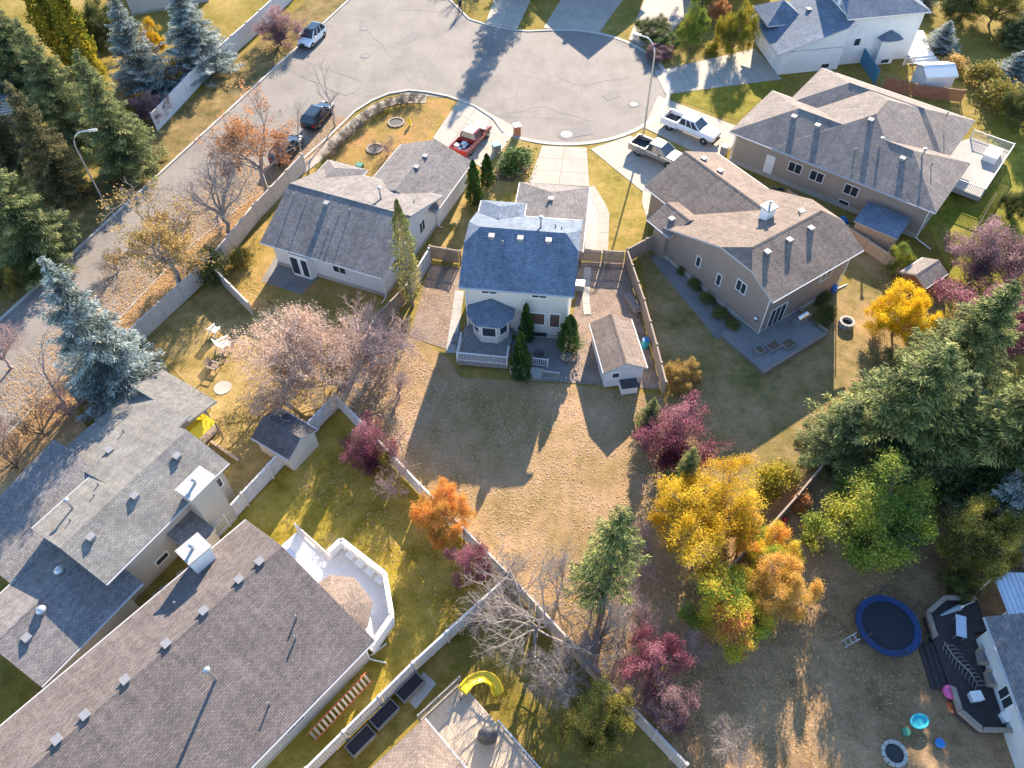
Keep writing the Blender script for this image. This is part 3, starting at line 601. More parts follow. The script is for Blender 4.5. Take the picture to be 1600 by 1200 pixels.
window(H,2.9,.25,.3,.75,1.9,'-y'); window(H,3.9,.25,.3,.6,1.9,'-y'); window(H,8.1,17.3,.1,4.6,2.0,'+y','white',4,'garage_door')
downspout(H,11.35,.8,3.0); downspout(H,11.4,10.8,2.6,.5,0)
# -- taupe house with the paver patio
H = house('house', 'taupe house with long tan roof, white chimney and raised paver patio', H3F[:2], H3F[2]); H3 = H
ze,zr,yr,y1,zf = 4.7,6.65,4.05,12.9,3.25
foundation(H,.45,9.9,.55,12.3,.4); zu = lambda y:(ze+(zr-ze)*y/yr if y <= yr else zf+(zr-zf)*(y1-y)/(y1-yr))-.13
wall_profile(H,.5,9.85,[(.6,0),(12.3,0),(12.3,zu(12.3)),(6.0,5.75),(2.7,5.75),(.6,zu(.6))],W_TAUPE)
r = roof_block(H,0,10.4,0,y1,ze,zf,yr,zr,('jerk','jerk'),[SH_TAN,MAT['fascia']],jerk=(1.5,1.3))
for x in (2.2,4.65,7.1): vent(r,x,3.2,6.22)
vent(r,7.6,4.9,6.25,'pipe',.3); vent(r,8.1,5.1,6.2,'box')
chimney(H,5.4,6.3,6.3,7.1,4.8,6.7,'white')
wall_box(H,3.0,10.9,11.5,17.3,3.2,W_TAUPE); foundation(H,3.0,10.9,11.6,17.3,.2)
wall_profile(H,15.5,17.3,[(3.0,3.1),(10.9,3.1),(6.95,4.7)],W_TAUPE,'y','gable_wall')
r = roof_block(H,7.4,17.8,2.5,11.4,3.3,3.3,6.95,5.25,('gable','gable'),[SH_TAN,MAT['fascia']],axis='y'); vent(r,7.8,14.0,4.95); vent(r,7.9,16.2,4.9)
roof_block(H,11.2,14.1,-.3,3.9,3.3,3.3,1.8,4.2,('gable','gable'),[SH_TAN,MAT['fascia']],axis='y'); vent(H.children[-1],.9,12.4,3.85)
wall_box(H,.1,3.3,12.0,13.5,3.2,W_TAUPE)
for y,z,w,h,n in ((8.2,1.9,.42,1.0,1),(5.7,1.7,.42,1.1,1),(3.4,2.8,.95,1.0,2)): window(H,.5,y,z,w,h,'-x',n=n)
window(H,2.3,.6,.4,1.7,1.95,'-y',n=3,name='patio_door'); window(H,7.4,.6,2.6,1.1,1.0,'-y',n=2); window(H,6.95,17.3,.1,4.8,2.1,'+y','white',4,'garage_door')
m = MB(); m.lathe([(.2,0),(.22,.25),(.12,.4)],10); o = m.build('vent_hood', MAT['steel'], H); o.location = (.35,1.1,1.5)
downspout(H,.45,.5,4.3); downspout(H,9.9,.5,4.3,1.2,-.1); downspout(H,.45,12.2,3.1)
# -- greige bungalow
H = house('house', 'greige bungalow with broad multi-hipped tan roof and side windows', (21.49,65.98), -38.9); H4 = H
foundation(H,.5,19.5,.55,8.6,.45); wall_box(H,.55,19.45,.6,8.5,3.5,W_GREIGE); wall_box(H,5.0,17.0,8.5,15.4,3.5,W_GREIGE); wall_box(H,2.8,5.0,8.5,15.4,3.5,W_GREIGE)
T = .432; MT = [SH_TAUPE,MAT['fascia']]
r = roof_block(H,0,20.1,0,9.0,3.6,3.6,4.5,3.6+4.5*T,('hip','hip'),MT); ra = r
r2 = roof_block(H,.012,15.9,4.5,17.5,3.63,3.63,11.0,3.63+6.5*T,('hip','hip'),MT,axis='y'); 
r3 = roof_block(H,2.2,18.2,7.6,16.1,3.61,3.61,11.85,3.61+4.25*T,('hip','hip'),MT)
for x,y in ((4.6,3.5),(7.0,3.5),(15.2,3.4)): vent(ra,x,y,3.6+y*T)
vent(r2,10.9,5.8,6.05); vent(ra,11.2,2.6,4.7,'pipe',.3); vent(ra,12.9,3.7,5.15,'flue',.9); vent(r3,12.4,8.6,4.6,'dome'); vent(ra,16.5,4.6,5.45,'flue',.5); vent(ra,17.6,4.4,4.7,'pipe',.5); vent(r3,16.0,12.4,5.3,'pipe')
door(H,4.5,.6,.35,.9,2.05,'-y')
for x in (7.0,9.2,12.6): window(H,x,.6,1.65,1.25,.95,'-y',n=2)
window(H,12.4,.6,.35,.9,.45,'-y'); window(H,19.45,4.0,1.2,1.5,1.3,'+x',n=2)
downspout(H,.5,.5,3.5,-.3,-.3); downspout(H,19.5,.5,3.5,1.6,-.6)
dk = thing('deck', 'sunlit raised deck with white railing on the east end of the greige bungalow', 'deck', H.location[:], H.rotation_euler.z)
deck_boards(dk,[(17.3,8.7),(22.3,8.7),(22.3,17.6),(18.4,17.6),(17.3,15.6)],.9,MAT['flag'],0,.16); railing(dk,[(19.7,8.7),(22.3,8.7),(22.3,17.6),(18.4,17.6)],.9,.95,'whitefence',.15)
m = MB(); m.box(20.4,21.7,14.6,16.6,.9,1.55); m.build('bench_box', MAT['white'], dk)
# -- white two-storey house
H = house('house', 'white two-storey house with blue-grey roof and narrow shed bay', (37.21,83.47), 8.5); H5 = H
wall_box(H,.4,9.3,.4,8.5,5.5,W_WHITE); roof_block(H,0,9.7,0,9.0,5.6,5.6,4.5,7.5,('gable','hip'),[SH_NAVY,MAT['fascia']])
wall_profile(H,-6.7,.4,[(-.4,0),(7.2,0),(7.2,2.7),(-.4,2.7)],W_WHITE)
wall_profile(H,-.4,7.2,[(-6.7,2.6),(.4,2.6),(.4,5.2),(-6.7,2.8)],W_WHITE,'y','gable_wall')
polys = [[(-7.6,-1.0,2.75),(.7,-1.0,5.45),(.7,7.8,5.45),(-7.6,7.8,2.75)]]
ro = bpy.data.objects.new('roof', roof_mesh('roof', polys, [SH_NAVY,MAT['fascia']])); C.objects.link(ro); ro.parent = H; vent(ro,-4.6,4.6,3.75); vent(ro,-2.2,4.8,4.5)
roof_block(H,-7.2,-2.4,3.8,8.6,3.6,3.6,6.2,5.2,('hip','hip'),[SH_NAVY,MAT['fascia']])
wall_box(H,4.9,7.0,-.35,.4,2.9,W_WHITE,'bay_wall'); bo = [(4.6,.45),(4.6,-.5),(5.3,-.8),(6.6,-.8),(7.3,-.5),(7.3,.45)]
ro = bpy.data.objects.new('bay_roof', roof_mesh('bay_roof', [[(a[0],a[1],2.95),(b[0],b[1],2.95),(5.95,.42,3.7)] for a,b in zip(bo,bo[1:])], [SH_NAVY,MAT['fascia']], .1)); C.objects.link(ro); ro.parent = H
window(H,2.3,.4,2.2,.7,.8,'-y'); window(H,-1.2,-.4,.3,.9,.5,'-y'); window(H,6.1,-.35,.15,.9,.45,'-y')
window(H,-6.7,3.4,.1,4.6,2.1,'-x','white',4,'garage_door'); chimney(H,.5,1.2,3.2,3.9,5.0,7.9,'white')
dk = thing('deck', 'white painted deck with wide steps behind the white two-storey house', 'deck', H.location[:], H.rotation_euler.z)
deck_boards(dk,[(9.35,-.2),(12.2,-.2),(13.6,5.2),(9.35,6.5)],.45,MAT['white'],0,.16)
m = MB(); m.box(9.4,12.4,-.6,-.22,0,.3); m.box(9.4,12.6,-1.0,-.62,0,.15); m.build('steps', MAT['white'], dk); railing(dk,[(8.1,-1.0),(9.3,-1.0)],.02,.9,'whitefence',.15)
# -- big roof, south-west
H = house('house', 'long bungalow with brown shingle roof, row of ridge vents and white deck', (-8.27,16.68), -131.3); H6 = H
wall_box(H,.5,24,-11.4,-.5,2.9,W_CREAM); foundation(H,.5,24,-11.4,-.5,.3); wall_profile(H,.5,1.0,[(-11.4,2.8),(-.5,2.8),(-7.7,4.75)],W_CREAM,'x','gable_wall')
r = roof_block(H,0,24.5,-11.95,0,3.3,3.0,-7.7,5.05,('gable','gable'),[SH_BROWN,MAT['fascia']])
for x in (1.5,3.0,5.5,8.0,10.6,13.0,14.6): vent(r,x,-7.9,5.0)
zz = lambda y: 3.0+(0-y)*2.05/7.7
for x,y in ((2.2,-4.0),(3.0,-3.2),(6.3,-1.6)): vent(r,x,y,zz(y),'pipe',.4)
vent(r,7.4,-4.6,zz(-4.6),'flue',1.5); vent(r,6.3,-10.0,4.2,'pipe',.35)
chimney(H,2.9,4.3,-12.1,-10.9,0,5.2,'white'); downspout(H,.55,-.45,2.8,-.5,.9); downspout(H,.5,-.6,2.8,-1.3,.2)
window(H,6.0,-.5,1.2,1.2,1.0,'+y',n=2)
bo = [(.3,-5.5),(-1.1,-5.2),(-1.95,-3.9),(-1.6,-1.9),(-.4,-1.05),(.3,-1.0)]; bi = [(.6,-5.1),(-.8,-4.8),(-1.5,-3.7),(-1.2,-2.2),(-.3,-1.4),(.6,-1.4)]
m = MB(); m.prism(bi,0,2.75); m.build('bay_wall', W_CREAM, H)
ro = bpy.data.objects.new('bay_roof', roof_mesh('bay_roof', [[(a[0],a[1],2.75),(b[0],b[1],2.75),(.35,-3.3,3.65)] for a,b in zip(bo,bo[1:])], [SH_TAN,MAT['fascia']], .12)); C.objects.link(ro); ro.parent = H
dk = thing('deck', 'white painted deck with built-in bench railing wrapping a bay window', 'deck', H.location[:], H.rotation_euler.z)
vw = plain('white_decking',(0.62,0.62,0.64),0.6,0.08)
deck_boards(dk,[(.5,-6.9),(-3.3,-6.9),(-3.5,-3.0),(-1.9,-.7),(.2,-.3)],1.0,vw,1.57,.16)
deck_boards(dk,[(.5,-10.4),(-2.2,-10.4),(-2.2,-6.95),(.5,-6.95)],.5,vw,0,.16,'lower_decking')
m = MB()
for a,b in zip([(-2.2,-6.9),(-3.3,-6.9),(-3.5,-3.0),(-1.9,-.7),(.2,-.3)],[(-3.3,-6.9),(-3.5,-3.0),(-1.9,-.7),(.2,-.3)]):
    m.bar((*a,1.5),(*b,1.5),.12,.95); m.bar((*a,2.0),(*b,2.0),.3,.06)
m.build('solid_railing', MAT['white'], dk)
m = MB()
for k in range(4): m.bar((-3.05-.02*k,-6.2+k*.9,1.42),(-3.07-.02*k,-5.6+k*.9,1.42),.4,.06)
m.build('bench_seat', MAT['white'], dk); railing(dk,[(-2.2,-10.4),(-2.2,-7.0)],.5,.9,'whitefence',.2)
m = MB(); m.box(-.9,.2,-10.1,-9.0,.5,.56); m.build('door_mat', MAT['metalroof'], dk)
# -- grey house with chimney chase, west
H = house('house', 'grey-beige split-level house with pale grey roofs and tall chimney chase', (-24.48,19.86), 56.9); H7 = H
wall_profile(H,.4,9.7,[(.5,0),(6.7,0),(6.7,3.9),(3.3,5.15),(.5,4.15)],W_GREY); wall_box(H,4.8,10.8,6.7,10.9,2.8,W_GREY)
MP = [SH_PALE,MAT['fascia']]
r = roof_block(H,0,10.15,0,7.0,4.2,4.15,3.35,5.42,('gable','gable'),MP)
vent(r,1.5,2.5,5.15); vent(r,4.9,2.5,5.15); vent(r,8.4,2.5,5.15); vent(r,2.3,5.6,4.65,'flue',.9); vent(r,1.6,4.7,4.95,'pipe',.3); vent(r,4.3,5.6,4.6,'pipe',.3); vent(r,3.6,5.0,4.8,'pipe',.3)
ro = bpy.data.objects.new('roof', roof_mesh('roof', [[(4.6,4.4,5.02),(11.3,4.4,5.02),(11.3,11.6,2.85),(4.6,11.6,2.85)]], MP)); C.objects.link(ro); ro.parent = H; vent(ro,6.6,7.6,4.05); vent(ro,8.2,8.2,3.9,'pipe'); vent(ro,5.3,10.6,3.1)
ro = bpy.data.objects.new('roof', roof_mesh('roof', [[(5.2,2.0,4.1),(5.2,11.62,4.1),(-3.0,11.62,2.7),(-3.0,5.9,2.7),(-.2,2.0,3.18)]], [SH_GREY,MAT['fascia']])); C.objects.link(ro); ro.parent = H
wall_box(H,-2.5,4.8,6.2,11.1,2.6,W_GREY)
ro = bpy.data.objects.new('roof', roof_mesh('roof', [[(11.3,5.25,3.7),(13.8,5.25,3.2),(13.8,10.9,3.2),(11.3,10.9,3.7)]], MP)); C.objects.link(ro); ro.parent = H; wall_box(H,10.8,13.4,6.6,10.5,3.0,W_GREY)
r = roof_block(H,-6.0,1.4,-.85,6.0,2.8,2.8,2.6,4.15,('gable','gable'),[SH_GREY,MAT['fascia']]); wall_box(H,-5.6,.4,-.4,5.6,2.7,W_GREY); vent(r,-.9,3.2,3.95,'dome'); vent(r,-3.1,2.0,3.95,'dome'); vent(r,-4.6,1.5,3.7)
wall_profile(H,-5.6,-5.2,[(-.4,2.6),(5.6,2.6),(2.6,3.95)],W_GREY,'x','gable_wall')
MAT['greigewall'] = W_GREY
chimney(H,6.6,8.5,-.85,.45,0,5.3,'greigewall')
m = MB(); m.box(4.6,6.5,-1.5,.45,0,2.1); m.build('lean_to_wall', W_GREY, H); ro = bpy.data.objects.new('lean_to_roof', roof_mesh('lean_to_roof', [[(4.5,.5,2.7),(6.6,.5,2.7),(6.6,-1.6,2.15),(4.5,-1.6,2.15)]], [SH_GREY,MAT['fascia']])); C.objects.link(ro); ro.parent = H
window(H,3.4,.5,.9,.9,.5,'-y'); window(H,9.0,.5,2.2,.6,.9,'-y')
# -- south house
H = house('house', 'house with tan shingle roof beside a boarded deck with covered grill', (-5.09,12.18), -47.4); H8 = H
wall_box(H,.5,14,-12,-.5,3.2,W_CREAM); r = roof_block(H,0,14,-12,0,3.3,3.3,-6.0,5.6,('hip','hip'),[SH_TAN,MAT['fascia']])
dk = thing('deck', 'tan boarded sun deck with grey railing beside the tan-roofed house', 'deck', H.location[:], H.rotation_euler.z)
tandeck = plain('tan_decking',(0.46,0.37,0.28),0.75,0.12,2)
deck_boards(dk,[(-.75,.05),(-.75,3.1),(12,3.05),(12,.05)],.95,tandeck,0,.14); railing(dk,[(-.75,0),(-.75,3.1)],.95,.95,'greywood',.11); railing(dk,[(2.6,3.1),(8.0,3.06)],.95,.95,'steel',.5,'wire_railing')
# -- south-east house with dark deck
H = house('house', 'white house with sun-dappled grey roof beside a dark furnished deck', (27.62,17.43), -91.8); H9 = H
wall_box(H,.4,12,.5,10,3.1,W_WHITE); roof_block(H,0,12.5,0,10.5,3.2,3.2,5.25,5.0,('gable','gable'),[SH_GREY,MAT['fascia']]); window(H,4.1,.5,1.0,1.0,1.1,'-y',n=2)
pr = thing('patio_cover', 'corrugated pale metal patio cover beside the dappled grey roof', 'patio cover', H.location[:], H.rotation_euler.z)
m = MB()
for k in range(26): y = 1.8+k*.3; m.box(-3.1,-.35,y,y+.15,2.55,2.61); m.box(-3.1,-.35,y+.15,y+.3,2.58,2.64)
m.build('corrugated_sheet', MAT['metalroof'], pr)
for x in (-2.9,-.6):
    for y in (1.9,5.5,9.4): m = MB(); m.box(x-.06,x+.06,y-.06,y+.06,0,2.55); m.build('post', MAT['white'], pr)
dk = thing('deck', 'dark stained deck with angled corners, steps and patio furniture', 'deck', H.location[:], H.rotation_euler.z)
dd = plain('dark_deck_stain',(0.045,0.032,0.034),0.7,0.25,3)
deck_boards(dk,[(-2.1,1.4),(-2.1,-.7),(-1.1,-2.05),(.4,-2.1),(.5,-1.9),(3.3,-1.95),(3.4,-2.0),(4.7,-2.0),(5.7,-1.1),(5.7,.5),(0,.5),(-.2,1.4)],.6,dd,0,.15)
m = MB()
for k in range(3): m.box(.55,3.25,-1.98-.3*(k+1),-1.98-.3*k,0,.45-.15*k)
m.build('steps', dd, dk)
m = MB(); m2 = MB()
for a,b in zip([(-2.1,1.2),(-2.1,-.7),(-1.1,-2.1),(.4,-2.1)],[(-2.1,-.7),(-1.1,-2.1),(.4,-2.1)]): m.bar((*a,1.05),(*b,1.05),.28,.06); m.bar((*a,.8),(*b,.8),.06,.4)
for a,b in zip([(3.4,-2.05),(4.7,-2.05),(5.75,-1.15),(5.75,.5)],[(4.7,-2.05),(5.75,-1.15),(5.75,.5)]): m2.bar((*a,1.05),(*b,1.05),.28,.06); m2.bar((*a,.8),(*b,.8),.06,.4)
m.build('bench_rail', MAT['wood'], dk); m2.build('bench_rail', MAT['wood'], dk)
# -- houses at the frame edge
def simple_house(label, org, ang, w, d, ze, pitch, wallm, roofm, ends=('hip','hip'), axis='x', wins=()):
    H = house('house', label, org, ang); wall_box(H,.5,w-.5,.5,d-.5,ze-.1,wallm); foundation(H,.5,w-.5,.5,d-.5,.3)
    s = d if axis == 'x' else w; zr = ze+s/2*math.tan(math.radians(pitch))
    if axis == 'x': r = roof_block(H,0,w,0,d,ze,ze,d/2,zr,ends,[roofm,MAT['fascia']])
    else: r = roof_block(H,0,d,0,w,ze,ze,w/2,zr,ends,[roofm,MAT['fascia']],axis='y')
    vent(r,w*.4,d*.4,zr-.4); vent(r,w*.6,d*.4,zr-.4)
    for a in wins: window(H,*a)
    return H
simple_house('house with blue-grey roof behind the dark spruces across the street', (P(-60,330).x-4,P(60,262).y-1), 68, 14, 9, 2.9, 22, W_GREY, SH_NAVY)
q = P(318,30); simple_house('beige house with basement window behind the white wall', (q.x-9.5,q.y+.5), 22, 10.5, 9, 4.5, 22, W_CREAM, SH_GREY, wins=((8.2,.5,.5,.9,.6,'-y'),))
simple_house('cream house with twin gables at the head of the turning circle', (9.4,103.0), 24, 12, 10, 5.0, 30, W_CREAM, SH_TAUPE, ('gable','gable'), 'y', wins=((3,.5,1.2,1.4,1.2,'-y'),))
simple_house('grey house set back beyond the turning circle, left of its twin-gabled neighbour', (-5.5,112.0), 6, 11, 10, 4.8, 26, W_GREY, SH_GREY, ('hip','hip'), wins=((3,.5,1.2,1.4,1.2,'-y'),))
simple_house('cream house tucked behind the round shrubs near the turning circle', (24.5,101.5), -6, 10, 9, 4.6, 26, W_CREAM, SH_TAN, ('hip','hip'))
# ------------------------------------------------------------------ fences and walls
def fence(name, label, pts, h, style, mat, cat='fence', step=2.4, px=True, group=None, mat2=None):
    """one fence run: each post and each panel (or boarded section) is a part"""
    w = [P(*p) if px else Vector((p[0],p[1],0)) for p in pts]; root = thing(name,label,cat,(w[0].x,w[0].y,0),0,group); o0 = Vector((w[0].x,w[0].y,0)); rnd = random.Random(len(label))
    pm = None; posts = []
    for a,b in zip(w,w[1:]):
        L = (b-a).length; n = max(1,round(L/step)); d = (b-a)/L; nx = Vector((-d.y,d.x,0)); ang = math.atan2(d.y,d.x); st = L/n
        me = MB()
        if style == 'panel':
            me.box(.08,st-.08,-.045,.045,.04,h-.06); me.box(.06,st-.06,-.07,.07,h-.06,h); pmesh = me.mesh('panel',mat); nm = 'panel'
        else:
            bw,gp = (.14,.022) if style == 'board' else (.09,.06)
            x = .06
            while x+bw < st-.04: me.box(x,x+bw,-.055,-.032,.06,h-rnd.uniform(0,.03)); x += bw+gp
            pmesh = me.mesh('boards',mat); nm = 'boards'
            rmesh = [MB().box(.04,st-.04,-.03,.03,z_,z_+.09).mesh('rail',mat2 or mat) for z_ in (.3,h-.4)]
            if style == 'board': rmesh.append(MB().box(0.02,st-.02,-.07,.05,h,h+.035).mesh('top_rail',mat2 or mat))
        for k in range(n):
            q = a+d*st*k-o0
            o = bpy.data.objects.new(nm,pmesh); C.objects.link(o); o.parent = root; o.location = q; o.rotation_euler = (0,0,ang)
            if nm == 'boards':
                o['kind'] = 'stuff'
                for rm in rmesh: r = bpy.data.objects.new(rm.name.split('.')[0],rm); C.objects.link(r); r.parent = root; r.location = q; r.rotation_euler = (0,0,ang)
            posts.append((q,ang))
        posts.append((b-o0,ang))
    pb = MB(); pb.box(-.065,.065,-.065,.065,0,h+.06); pb.box(-.085,.085,-.085,.085,h+.06,h+.1); pme = pb.mesh('post',mat2 or mat); seen = set()
    for q,a in posts:
        k = (round(q.x,1),round(q.y,1))
        if k in seen: continue
        seen.add(k); o = bpy.data.objects.new('post',pme); C.objects.link(o); o.parent = root; o.location = q; o.rotation_euler = (0,0,a)
    return root
fence('fence','cream precast panel fence along the leaf-strewn street verge',[(478,266),(404,345),(345,418),(230,526),(125,632)],1.9,'panel',MAT['cream'],step=2.6)
fence('fence','white panel fence across the street below the spruces',[(470,-12),(392,62),(318,128),(247,205)],2.1,'panel',MAT['whitefence'],step=3.0)
fence('fence','short cream fence crossing the yard near the lawn chairs',[(340,436),(395,492)],1.5,'panel',MAT['cream'],step=2.4)
fence('fence','white board fence between the gravel strip and the white-sided house',[(673,412),(638,470)],1.8,'panel',MAT['whitefence'],step=2.2)
fence('fence','brown board fence running under the big bare trees',[(638,470),(590,520),(537,630)],1.8,'board',MAT['wood'])
fence('fence','long white picket-board fence behind the brown-roofed bungalow',[(530,637),(465,706),(388,790),(330,855)],1.7,'board',MAT['whitefence'])
fence('fence','pale fence between the plum trees and the open golden lawn',[(530,637),(660,776),(797,915)],1.7,'board',MAT['whitefence'])
fence('fence','pale weathered fence passing under the dead white tree',[(797,915),(931,1063),(1066,1205)],1.7,'board',plain('pale_wood',(0.5,0.44,0.40),.8,.15))
fence('fence','white board fence behind the three dark planter beds',[(797,915),(650,1050),(488,1212)],1.7,'board',MAT['whitefence'])
fence('fence','weathered wooden fence behind the garden shed',[(977,412),(1003,490),(1022,560),(1036,618)],1.7,'board',MAT['wood'])
fence('fence','wooden fence joining the shed-side fence to the taupe house',[(977,412),(1036,380)],1.7,'board',MAT['wood'])
fence('fence','wooden gate fence beside the flagstone path of the cream house',[(906,408),(977,412)],1.4,'board',MAT['wood'])
fence('fence','wooden fence closing the gap left of the cream house',[(674,404),(720,412)],1.5,'board',MAT['wood'])
fence('fence','tan panel fence between the taupe house and greige bungalow',[(1226,314),(1288,350),(1380,412),(1474,472)],1.25,'panel',MAT['tanwood'],step=2.6)
fence('fence','thin-topped tan fence below the spruce cluster',[(1278,742),(1238,790),(1192,842),(1130,905)],1.5,'board',MAT['wood'])
fence('fence','short wood fence stub right of the big leafy green tree',[(1462,792),(1510,825)],1.6,'board',MAT['wood'])
fence('fence','red-brown wood fence behind the white metal shed',[(1378,140),(1436,152),(1500,160)],1.4,'board',MAT['cedar'])
fence('fence','blue painted gate panel beside the white two-storey house',[(1343,97),(1366,132)],1.7,'board',plain('blue_paint',(0.05,0.17,0.28),.6),cat='gate')
# chain-link fence on the bright lawn
a,b = P(1502,398),P(1548,318); t = thing('chain_link_fence','dark chain-link fence on the bright lawn past the bungalow','fence',(a.x,a.y,0))
d = b-a; n = 4
for k in range(n+1):
    m = MB(); m.tube([(0,0,0),(0,0,1.25)],.035,6); o = m.build('post',MAT['dark_metal'],t); o.location = d*k/n
m = MB(); m.tube([(0,0,1.22),(d.x,d.y,1.22)],.025,6); m.build('rail',MAT['dark_metal'],t)
m = MB(); L = d.length; k = 0
while k < L-1.2:
    for s in (1,-1):
        p0 = d*((k if s>0 else k+1.2)/L); p1 = d*((k+1.2 if s>0 else k)/L); m.bar((p0.x,p0.y,.02),(p1.x,p1.y,1.2),.012,.012)
    k += .16
m.build('wire_mesh',MAT['dark_metal'],t,kind='stuff')

# ------------------------------------------------------------------ sheds
def shed(label, org, ang, w, d, ze, zr, wallm, roofm, axis='y', door_face=None, extra=None):
    t = thing('shed',label,'shed',(org[0],org[1],0),math.radians(ang)); ov = .18
    wall_box(t,ov,w-ov,ov,d-ov,ze-.05,wallm)
    if axis == 'y':
        wall_profile(t,ov,d-ov,[(ov,ze-.1),(w-ov,ze-.1),(w-ov,ze-.02),(w/2,zr-.14),(ov,ze-.02)],wallm,'y','gable_wall'); roof_block(t,0,d,0,w,ze,ze,w/2,zr,('gable','gable'),[roofm,MAT['fascia']],axis='y')
    else:
        wall_profile(t,ov,w-ov,[(ov,ze-.1),(d-ov,ze-.1),(d-ov,ze-.02),(d/2,zr-.14),(ov,ze-.02)],wallm,'x','gable_wall'); roof_block(t,0,w,0,d,ze,ze,d/2,zr,('gable','gable'),[roofm,MAT['fascia']])
    return t
a = P(944,583,2.0); b = P(1011,575,2.0); ang = math.degrees(math.atan2(b.y-a.y,b.x-a.x)); Lw = (b-a).length
s = shed('white garden shed with tan shingle roof beside the wooden fence',(a.x,a.y),ang,Lw,5.2,2.0,2.85,W_WHITE,SH_TAN)
m = MB(); m.box(1.35,2.6,-.75,.17,0,.75); m.build('ramp_box',MAT['white'],s); m = MB(); m.box(1.3,2.65,-.8,.1,.75,.82); m.build('ramp_lid',MAT['dark_metal'],s)
w_ = window(s,1.0,.18,1.1,.5,.5,'-y'); q = P(1007,543); rb = thing('rain_barrel','turquoise rain barrel squeezed between shed and fence','barrel',(q.x,q.y,0)); m = MB(); m.lathe([(.26,0),(.33,.4),(.33,.6),(.27,.95)],14); m.build('body',MAT['teal'],rb); m = MB(); m.lathe([(.28,.95),(.28,1.0)],14); m.build('lid',MAT['blue'],rb)
a = P(392,682,2.0); shed('dark-roofed shed against the long white picket-board fence',(a.x,a.y),-33,3.6,3.0,1.9,2.7,W_CREAM,SH_DARK,'x')
q = P(1362,345,2.2); lt = thing('shed','blue-grey roofed lean-to shed in the narrow yard of the greige bungalow','shed',(H4.location.x,H4.location.y,0),H4.rotation_euler.z)
m = MB(); m.box(14.7,18.3,-3.0,-.3,0,1.85); m.build('wall',MAT['tanwood'],lt); ro = bpy.data.objects.new('roof',roof_mesh('roof',[[(14.5,-3.2,2.0),(18.5,-3.2,2.0),(18.5,-.1,2.25),(14.5,-.1,2.25)]],[SH_NAVY,MAT['fascia']],.1)); C.objects.link(ro); ro.parent = lt
a = P(1436,148); t = shed('white metal shed with ribbed roof beside the red-brown fence',(a.x,a.y),4,3.6,3.0,2.0,2.6,W_WHITE,plain('white_metal_roof',(0.7,0.68,0.64),.5,.08,3),'x')
a = P(1432,475); shed('small pinkish-roofed shed half hidden by the purple tree',(a.x,a.y),35,3.0,2.4,1.9,2.5,MAT['cedar'],SH_TAUPE,'x')

# ------------------------------------------------------------------ vehicles
def loft(st, n2):
    """st: list of cross-sections (equal-length point loops)"""
    m = MB(); n = len(st[0]); vs = [p for s in st for p in s]
    fs = [(i*n+k,i*n+(k+1)%n,(i+1)*n+(k+1)%n,(i+1)*n+k) for i in range(len(st)-1) for k in range(n)]
    fs += [tuple(range(n))[::-1],tuple(range((len(st)-1)*n,len(st)*n))]; m.add(vs,fs); return m
def fix(me):
    bm = bmesh.new(); bm.from_mesh(me); bmesh.ops.recalc_face_normals(bm,faces=bm.faces); bm.to_mesh(me); bm.free()
def body_section(x, w, zb, zt): return [(x,-w*.9,zb),(x,-w,zb+.18),(x,-w,zt-.22),(x,-w*.93,zt-.05),(x,-w*.8,zt),(x,w*.8,zt),(x,w*.93,zt-.05),(x,w,zt-.22),(x,w,zb+.18),(x,w*.9,zb)]
def wheel(t, x, y, r, w=.24):
    m = MB(); m.lathe([(r*.66,-w/2),(r*.94,-w/2),(r,-w/2+.04),(r,w/2-.04),(r*.94,w/2),(r*.66,w/2)],20); o = m.build('wheel',MAT['rubber'],t); o.location = (x,y,r); o.rotation_euler = (math.pi/2,0,0)
    m = MB(); m.lathe([(r*.65,-w/2+.02),(r*.6,w/2-.01),(r*.15,w/2+.01)],12); m.lathe([(r*.65,w/2-.02),(r*.6,-w/2+.01),(r*.15,-w/2-.01)],12); m.build('rim',MAT['steel'],o)
def cab(t, x0, x1, xt0, xt1, zb, zt, wb, wt, paint, roofmat=None):
    """greenhouse: dark glass, painted pillars and roof panel"""
    g = MB(); g.add([(x0,-wb,zb),(x1,-wb,zb),(x1,wb,zb),(x0,wb,zb),(xt0,-wt,zt),(xt1,-wt,zt),(xt1,wt,zt),(xt0,wt,zt)],[(3,2,1,0),(4,5,6,7),(0,1,5,4),(1,2,6,5),(2,3,7,6),(3,0,4,7)]); g.build('windows',MAT['glass'],t)
    for sy in (-1,1):
        for (xa,xb) in ((x0,xt0),(x1,xt1)): MB().bar((xa,sy*wb,zb),(xb,sy*wt,zt),.09,.09).build('pillar',MAT[paint],t)
        for k in (.36,.66): MB().bar((x0+(x1-x0)*k,sy*(wb+.005),zb),(xt0+(xt1-xt0)*k,sy*(wt+.005),zt),.08,.05).build('pillar',MAT[paint],t)
    m = loft([[(xt0-.06,-wt*.9,zt),(xt0-.06,-wt*.8,zt+.03),(xt0-.06,wt*.8,zt+.03),(xt0-.06,wt*.9,zt)],[(xt0+.15,-wt-.03,zt-.02),(xt0+.15,-wt*.85,zt+.07),(xt0+.15,wt*.85,zt+.07),(xt0+.15,wt+.03,zt-.02)],[(xt1-.2,-wt-.03,zt-.02),(xt1-.2,-wt*.85,zt+.07),(xt1-.2,wt*.85,zt+.07),(xt1-.2,wt+.03,zt-.02)],[(xt1+.04,-wt*.92,zt-.02),(xt1+.04,-wt*.8,zt+.02),(xt1+.04,wt*.8,zt+.02),(xt1+.04,wt*.92,zt-.02)]],4)
    o = m.build('roof',MAT[roofmat or paint],t); fix(o.data)
